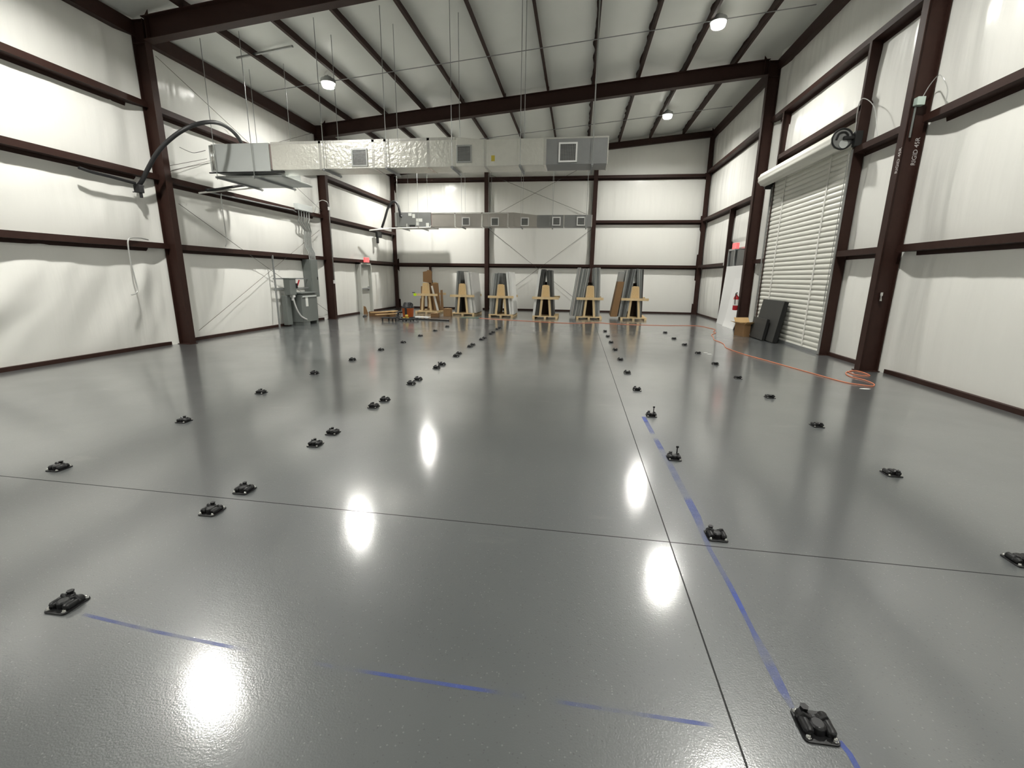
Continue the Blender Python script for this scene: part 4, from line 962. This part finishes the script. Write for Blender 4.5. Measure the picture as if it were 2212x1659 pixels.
panels(t5, s, -215 * K, -5 * K, -322 * K, -112 * K, 8, top(584, 690, s), g7, [f'light grey panel, {ORD[i]} from the left on the fifth rack' for i in range(8)], 'panels on the fifth rack')
panels(t5, s, 38 * K, 152 * K, 62 * K, 178 * K, 4, top(584, 690, s), [PGREY, PLIGHT, PGREY, PLIGHT], [f'grey panel leaning right on the fifth rack, {ORD[i]} from its middle' for i in range(4)], 'panels on the fifth rack')
t6, s = rack(6, 1368, 692, 'rightmost wooden A-frame rack with a cardboard-faced stack', rz=-.03)
KK = K
panels(t6, s, -283 * KK, -172 * KK, -372 * KK, -252 * KK, 1, top(614, 692, s), [CARD], 'brown cardboard sheet at the left of the rightmost rack', 'panels on the sixth rack', y0=.1, name='cardboard_sheet', cat='cardboard')
panels(t6, s, -262 * KK, -165 * KK, -350 * KK, -240 * KK, 1, top(594, 692, s), [PLIGHT], 'pale panel behind the cardboard sheet on the rightmost rack', 'panels on the sixth rack', y0=.25, dep=1.15)
panels(t6, s, -160 * KK, -2 * KK, -245 * KK, -118 * KK, 5, top(588, 692, s), [PLIGHT, PGREY, PDARK, PGREY, PGREY], [f'grey panel leaning left on the rightmost rack, {ORD[i]} from the left' for i in range(5)], 'panels on the sixth rack')
panels(t6, s, 2 * KK, 116 * KK, 62 * KK, 138 * KK, 4, top(587, 692, s), [PGREY, PLIGHT, PGREY, PDARK], [f'grey panel leaning right on the rightmost rack, {ORD[i]} from its middle' for i in range(4)], 'panels on the sixth rack')
# rack 1 with packing cardboard
t1, s = rack(1, 921, 677.5, 'wooden A-frame rack with lime tape, filled with packing cardboard', tape=True)
K1 = 1 / 12.76
def flat(lbl, pts, y, mt, th=.02, name='packing_cardboard', cat='cardboard', group='packing cardboard on the first rack'):
    mb = MB(); mb.prism([(a_ * K1 * s, z_ * K1 * s) for a_, z_ in pts], 'Y', y, y + th); o = mb.build(name, mt); o.location = t1.location; return tag(o, lbl, cat, group)
def c1(pts): return [(x - 650, 1372 - y) for x, y in pts]
flat('tall cardboard carton rising highest on the first rack', c1([(475, 500), (720, 540), (730, 210), (690, 205), (690, 175), (605, 175), (605, 200), (480, 225)]), .5, CARD, .12)
flat('upper cardboard flap at the left of the first rack', c1([(445, 960), (560, 960), (575, 620), (455, 620)]), .3, CARD)
flat('lower cardboard flap at the left of the first rack', c1([(410, 1285), (545, 1285), (560, 950), (432, 960)]), .26, mat('cardboard_b', (.22, .12, .05), .75))
flat('large cardboard sheet leaning right on the first rack', c1([(800, 1290), (1010, 1290), (950, 530), (745, 540)]), .34, mat('cardboard_c', (.24, .135, .058), .75))
flat('small cardboard sheet at the right edge of the first rack', c1([(1000, 1290), (1085, 1290), (1065, 715), (1000, 725)]), .38, mat('cardboard_d', (.27, .16, .08), .75))
flat('cardboard sheet standing between the legs of the first rack', c1([(610, 1280), (760, 1280), (720, 560), (600, 560)]), .4, MATS['cardboard_b'])
flat('pale packing strip leaning across the first rack', c1([(935, 1290), (990, 1280), (825, 600), (780, 610)]), .12, PVC, .04, 'packing_strip', 'strip', None)
flat('narrow wooden strip hanging inside the first rack', c1([(680, 1215), (715, 1215), (735, 900), (700, 900)]), .2, PINE, .03, 'wooden_strip', 'strip', None)
for nm_, pts in (('left', [(465, 615), (490, 615), (490, 525), (470, 525)]), ('right', [(530, 635), (560, 635), (560, 530), (535, 530)])):
    flat(f'{nm_} small white foam corner under the tall carton', c1(pts), .45, WHITE, .05, 'foam_corner', 'foam corner', 'white foam corners')
# boxes, sheets and tools on the floor at the back left
def cbox(label, uc, vf, wd, dp, ht, mt=CARD, name='cardboard_box', rz=0.0):
    p = onZ(uc, vf); t_ = thing(name, label, 'box', (p.x, p.y, 0), rz, 'closed cardboard boxes')
    mb = MB(); mb.box(-wd / 2, wd / 2, 0, dp, 0, ht); mb.build('carton', mt, t_, bevel=.004)
    mb = MB(); mb.box(-.025, .025, .0, dp, ht, ht + .002); mb.build('packing_tape', TAN, t_); return t_
cbox('single cardboard box on the floor left of the second rack', 965.5, 683.5, .31, .3, .33)
cbox('flat brown cardboard box on the floor in front of the first rack', 938, 685.5, .31, .25, .17, mat('cardboard_e', (.17, .09, .035), .75))
cbox('low brown box under the tan boards at the left door', 824, 684, 1.05, .3, .2, MATS['cardboard_e'], rz=.08)
for k, (u0, v0, u1, v1, z, wd) in enumerate(((800, 675.5, 855, 672.5, .215, .1), (812, 680, 863, 677, .22, .12), (807, 674.5, 858, 671, .012, .14))):
    a_ = onZ(u0, v0, z); b_ = onZ(u1, v1, z); mb = MB(); mb.bar(a_, b_, wd, .02)
    tag(mb.build('tan_board', TAN), f"{['middle', 'front', 'rear'][k]} tan board lying on the low brown box", 'board', 'tan boards on the box')
p = onZ(791, 679); mb = MB(); mb.prism([(-.12, 0.005), (.1, 0.005), (.0, .33), (-.1, .36)], 'Y', 0, .012); o = mb.build('cardboard_scrap', CARD); o.location = (p.x, p.y, 0); tag(o, 'upright pointed cardboard scrap by the left door', 'cardboard')
p = onZ(788, 684); mb = MB(); mb.lathe([(.09, 0), (.085, .02), (.05, .06), (.001, .065)], 14); o = mb.build('black_cap', RUBBER, smooth='angle'); o.location = p; tag(o, 'small black cap lying on the floor by the left door', 'cap')
p = onZ(911, 685); mb = MB(); mb.box(-.35, .35, -.12, .2, .0, .012); o = mb.build('plastic_sheet', WHITEB, bevel=.004); o.location = (p.x, p.y, 0); o.rotation_euler = (0, 0, -.15); tag(o, 'glossy white sheet on the floor behind the black pipe', 'sheet')
pipe('floor_pipe', [onZ(898, 688.5, .03), onZ(970, 692, .03)], .028, RUBBER, 'black pipe lying on the floor in front of the first rack', 'pipe')
p = onZ(1012, 687); mb = MB(); mb.box(-.32, .42, 0, .5, .0, .012); mb.box(-.27, .45, .04, .5, .012, .022); o = mb.build('glass_sheet', GREENG); o.location = (p.x, p.y, 0); tag(o, 'flat greenish glass sheets on the floor at the second rack', 'glass sheet')
# shop vacuum
p = onZ(880, 692); t = thing('shop_vacuum', 'orange shop vacuum with a black lid on the floor', 'vacuum cleaner', (p.x, p.y + .1, 0))
mb = MB(); mb.lathe([(.001, .13), (.19, .13), (.20, .16), (.225, .44), (.235, .45), (.235, .47), (.001, .47)], 24); mb.build('drum', ORANGE, t, smooth='angle')
mb = MB(); mb.lathe([(.24, .47), (.24, .5), (.19, .54), (.17, .62), (.13, .68), (.001, .7)], 24); mb.build('lid', RUBBER, t, smooth='angle')
mb = MB(); mb.tube(catmull([(.1, -.1, .6), (.2, -.12, .66), (.24, -.1, .58), (.18, -.1, .5)], 5), .016); mb.build('lid_handle', RUBBER, t, smooth=True)
mb = MB(); mb.tube(catmull([(-.2, 0, .3), (-.33, -.1, .3), (-.36, -.15, .14), (-.25, -.25, .06), (0, -.32, .06), (.25, -.28, .06), (.38, -.15, .08), (.4, 0, .06)], 6), .035, 10); mb.build('hose', RUBBER, t, smooth=True)
mb = MB(); mb.lathe([(.26, .07), (.27, .09), (.26, .13), (.0001, .13)], 20); mb.build('caster_base', RUBBER, t, smooth='angle')
for a_ in (.8, 2.3, 3.9, 5.5):
    mb = MB(); cx, cy = .22 * math.cos(a_), .22 * math.sin(a_); mb.tube([(cx - .02, cy, .036), (cx + .02, cy, .036)], .035, 12); mb.build('caster', DARK, t, smooth='angle')
mb = MB(); mb.box(-.02, .09, -.26, -.225, .15, .23); mb.build('drain_cap', YELLOW, t, bevel=.015)
mb = MB(); mb.box(-.12, .12, -.262, -.242, .1, .125); mb.build('wand_clip', YELLOW, t)
mb = MB(); mb.box(-.04, .04, -.238, -.215, .2, .47); mb.build('latch', RUBBER, t)
# furniture dolly
p = onZ(839, 694); t = thing('furniture_dolly', 'small black four-wheeled dolly beside the orange vacuum', 'dolly', (p.x, p.y + .15, 0), .1)
mb = MB()
mb.box(-.3, .3, -.17, -.1, .1, .13); mb.box(-.3, .3, .1, .17, .1, .13); mb.bar((-.25, -.13, .135), (.25, .13, .135), .06, .02); mb.bar((-.25, .13, .137), (.25, -.13, .137), .06, .02)
mb.build('deck_frame', RUBBER, t, bevel=.004)
for x in (-.24, -.08, .12, .26):
    mb = MB(); y = -.13 if x in (-.24, .26) else .13 if x == -.08 else -.05
    mb.tube([(x - .018, y, .042), (x + .018, y, .042)], .041, 14); mb.box(x - .026, x + .026, y - .02, y + .02, .06, .1); mb.build('caster', DARK, t, smooth='angle')
# scraps of paper on the floor
for k, (u, v, a_) in enumerate(((1869, 840, .07), (1524, 762, .05), (1533, 765, .05))):
    p = onZ(u, v, .002); mb = MB(); pl = [(a_ * (1 + .4 * random.random()) * math.cos(q_) , a_ * .45 * math.sin(q_)) for q_ in [i * 1.05 for i in range(6)]]; mb.prism(pl, 'Z', 0, .003); o = mb.build('paper_scrap', PAPER); o.location = p
    tag(o, ['white paper scrap on the floor below the orange cord loop', 'left paper scrap between the two right anchor rows', 'right paper scrap between the two right anchor rows'][k], 'paper', 'paper scraps')
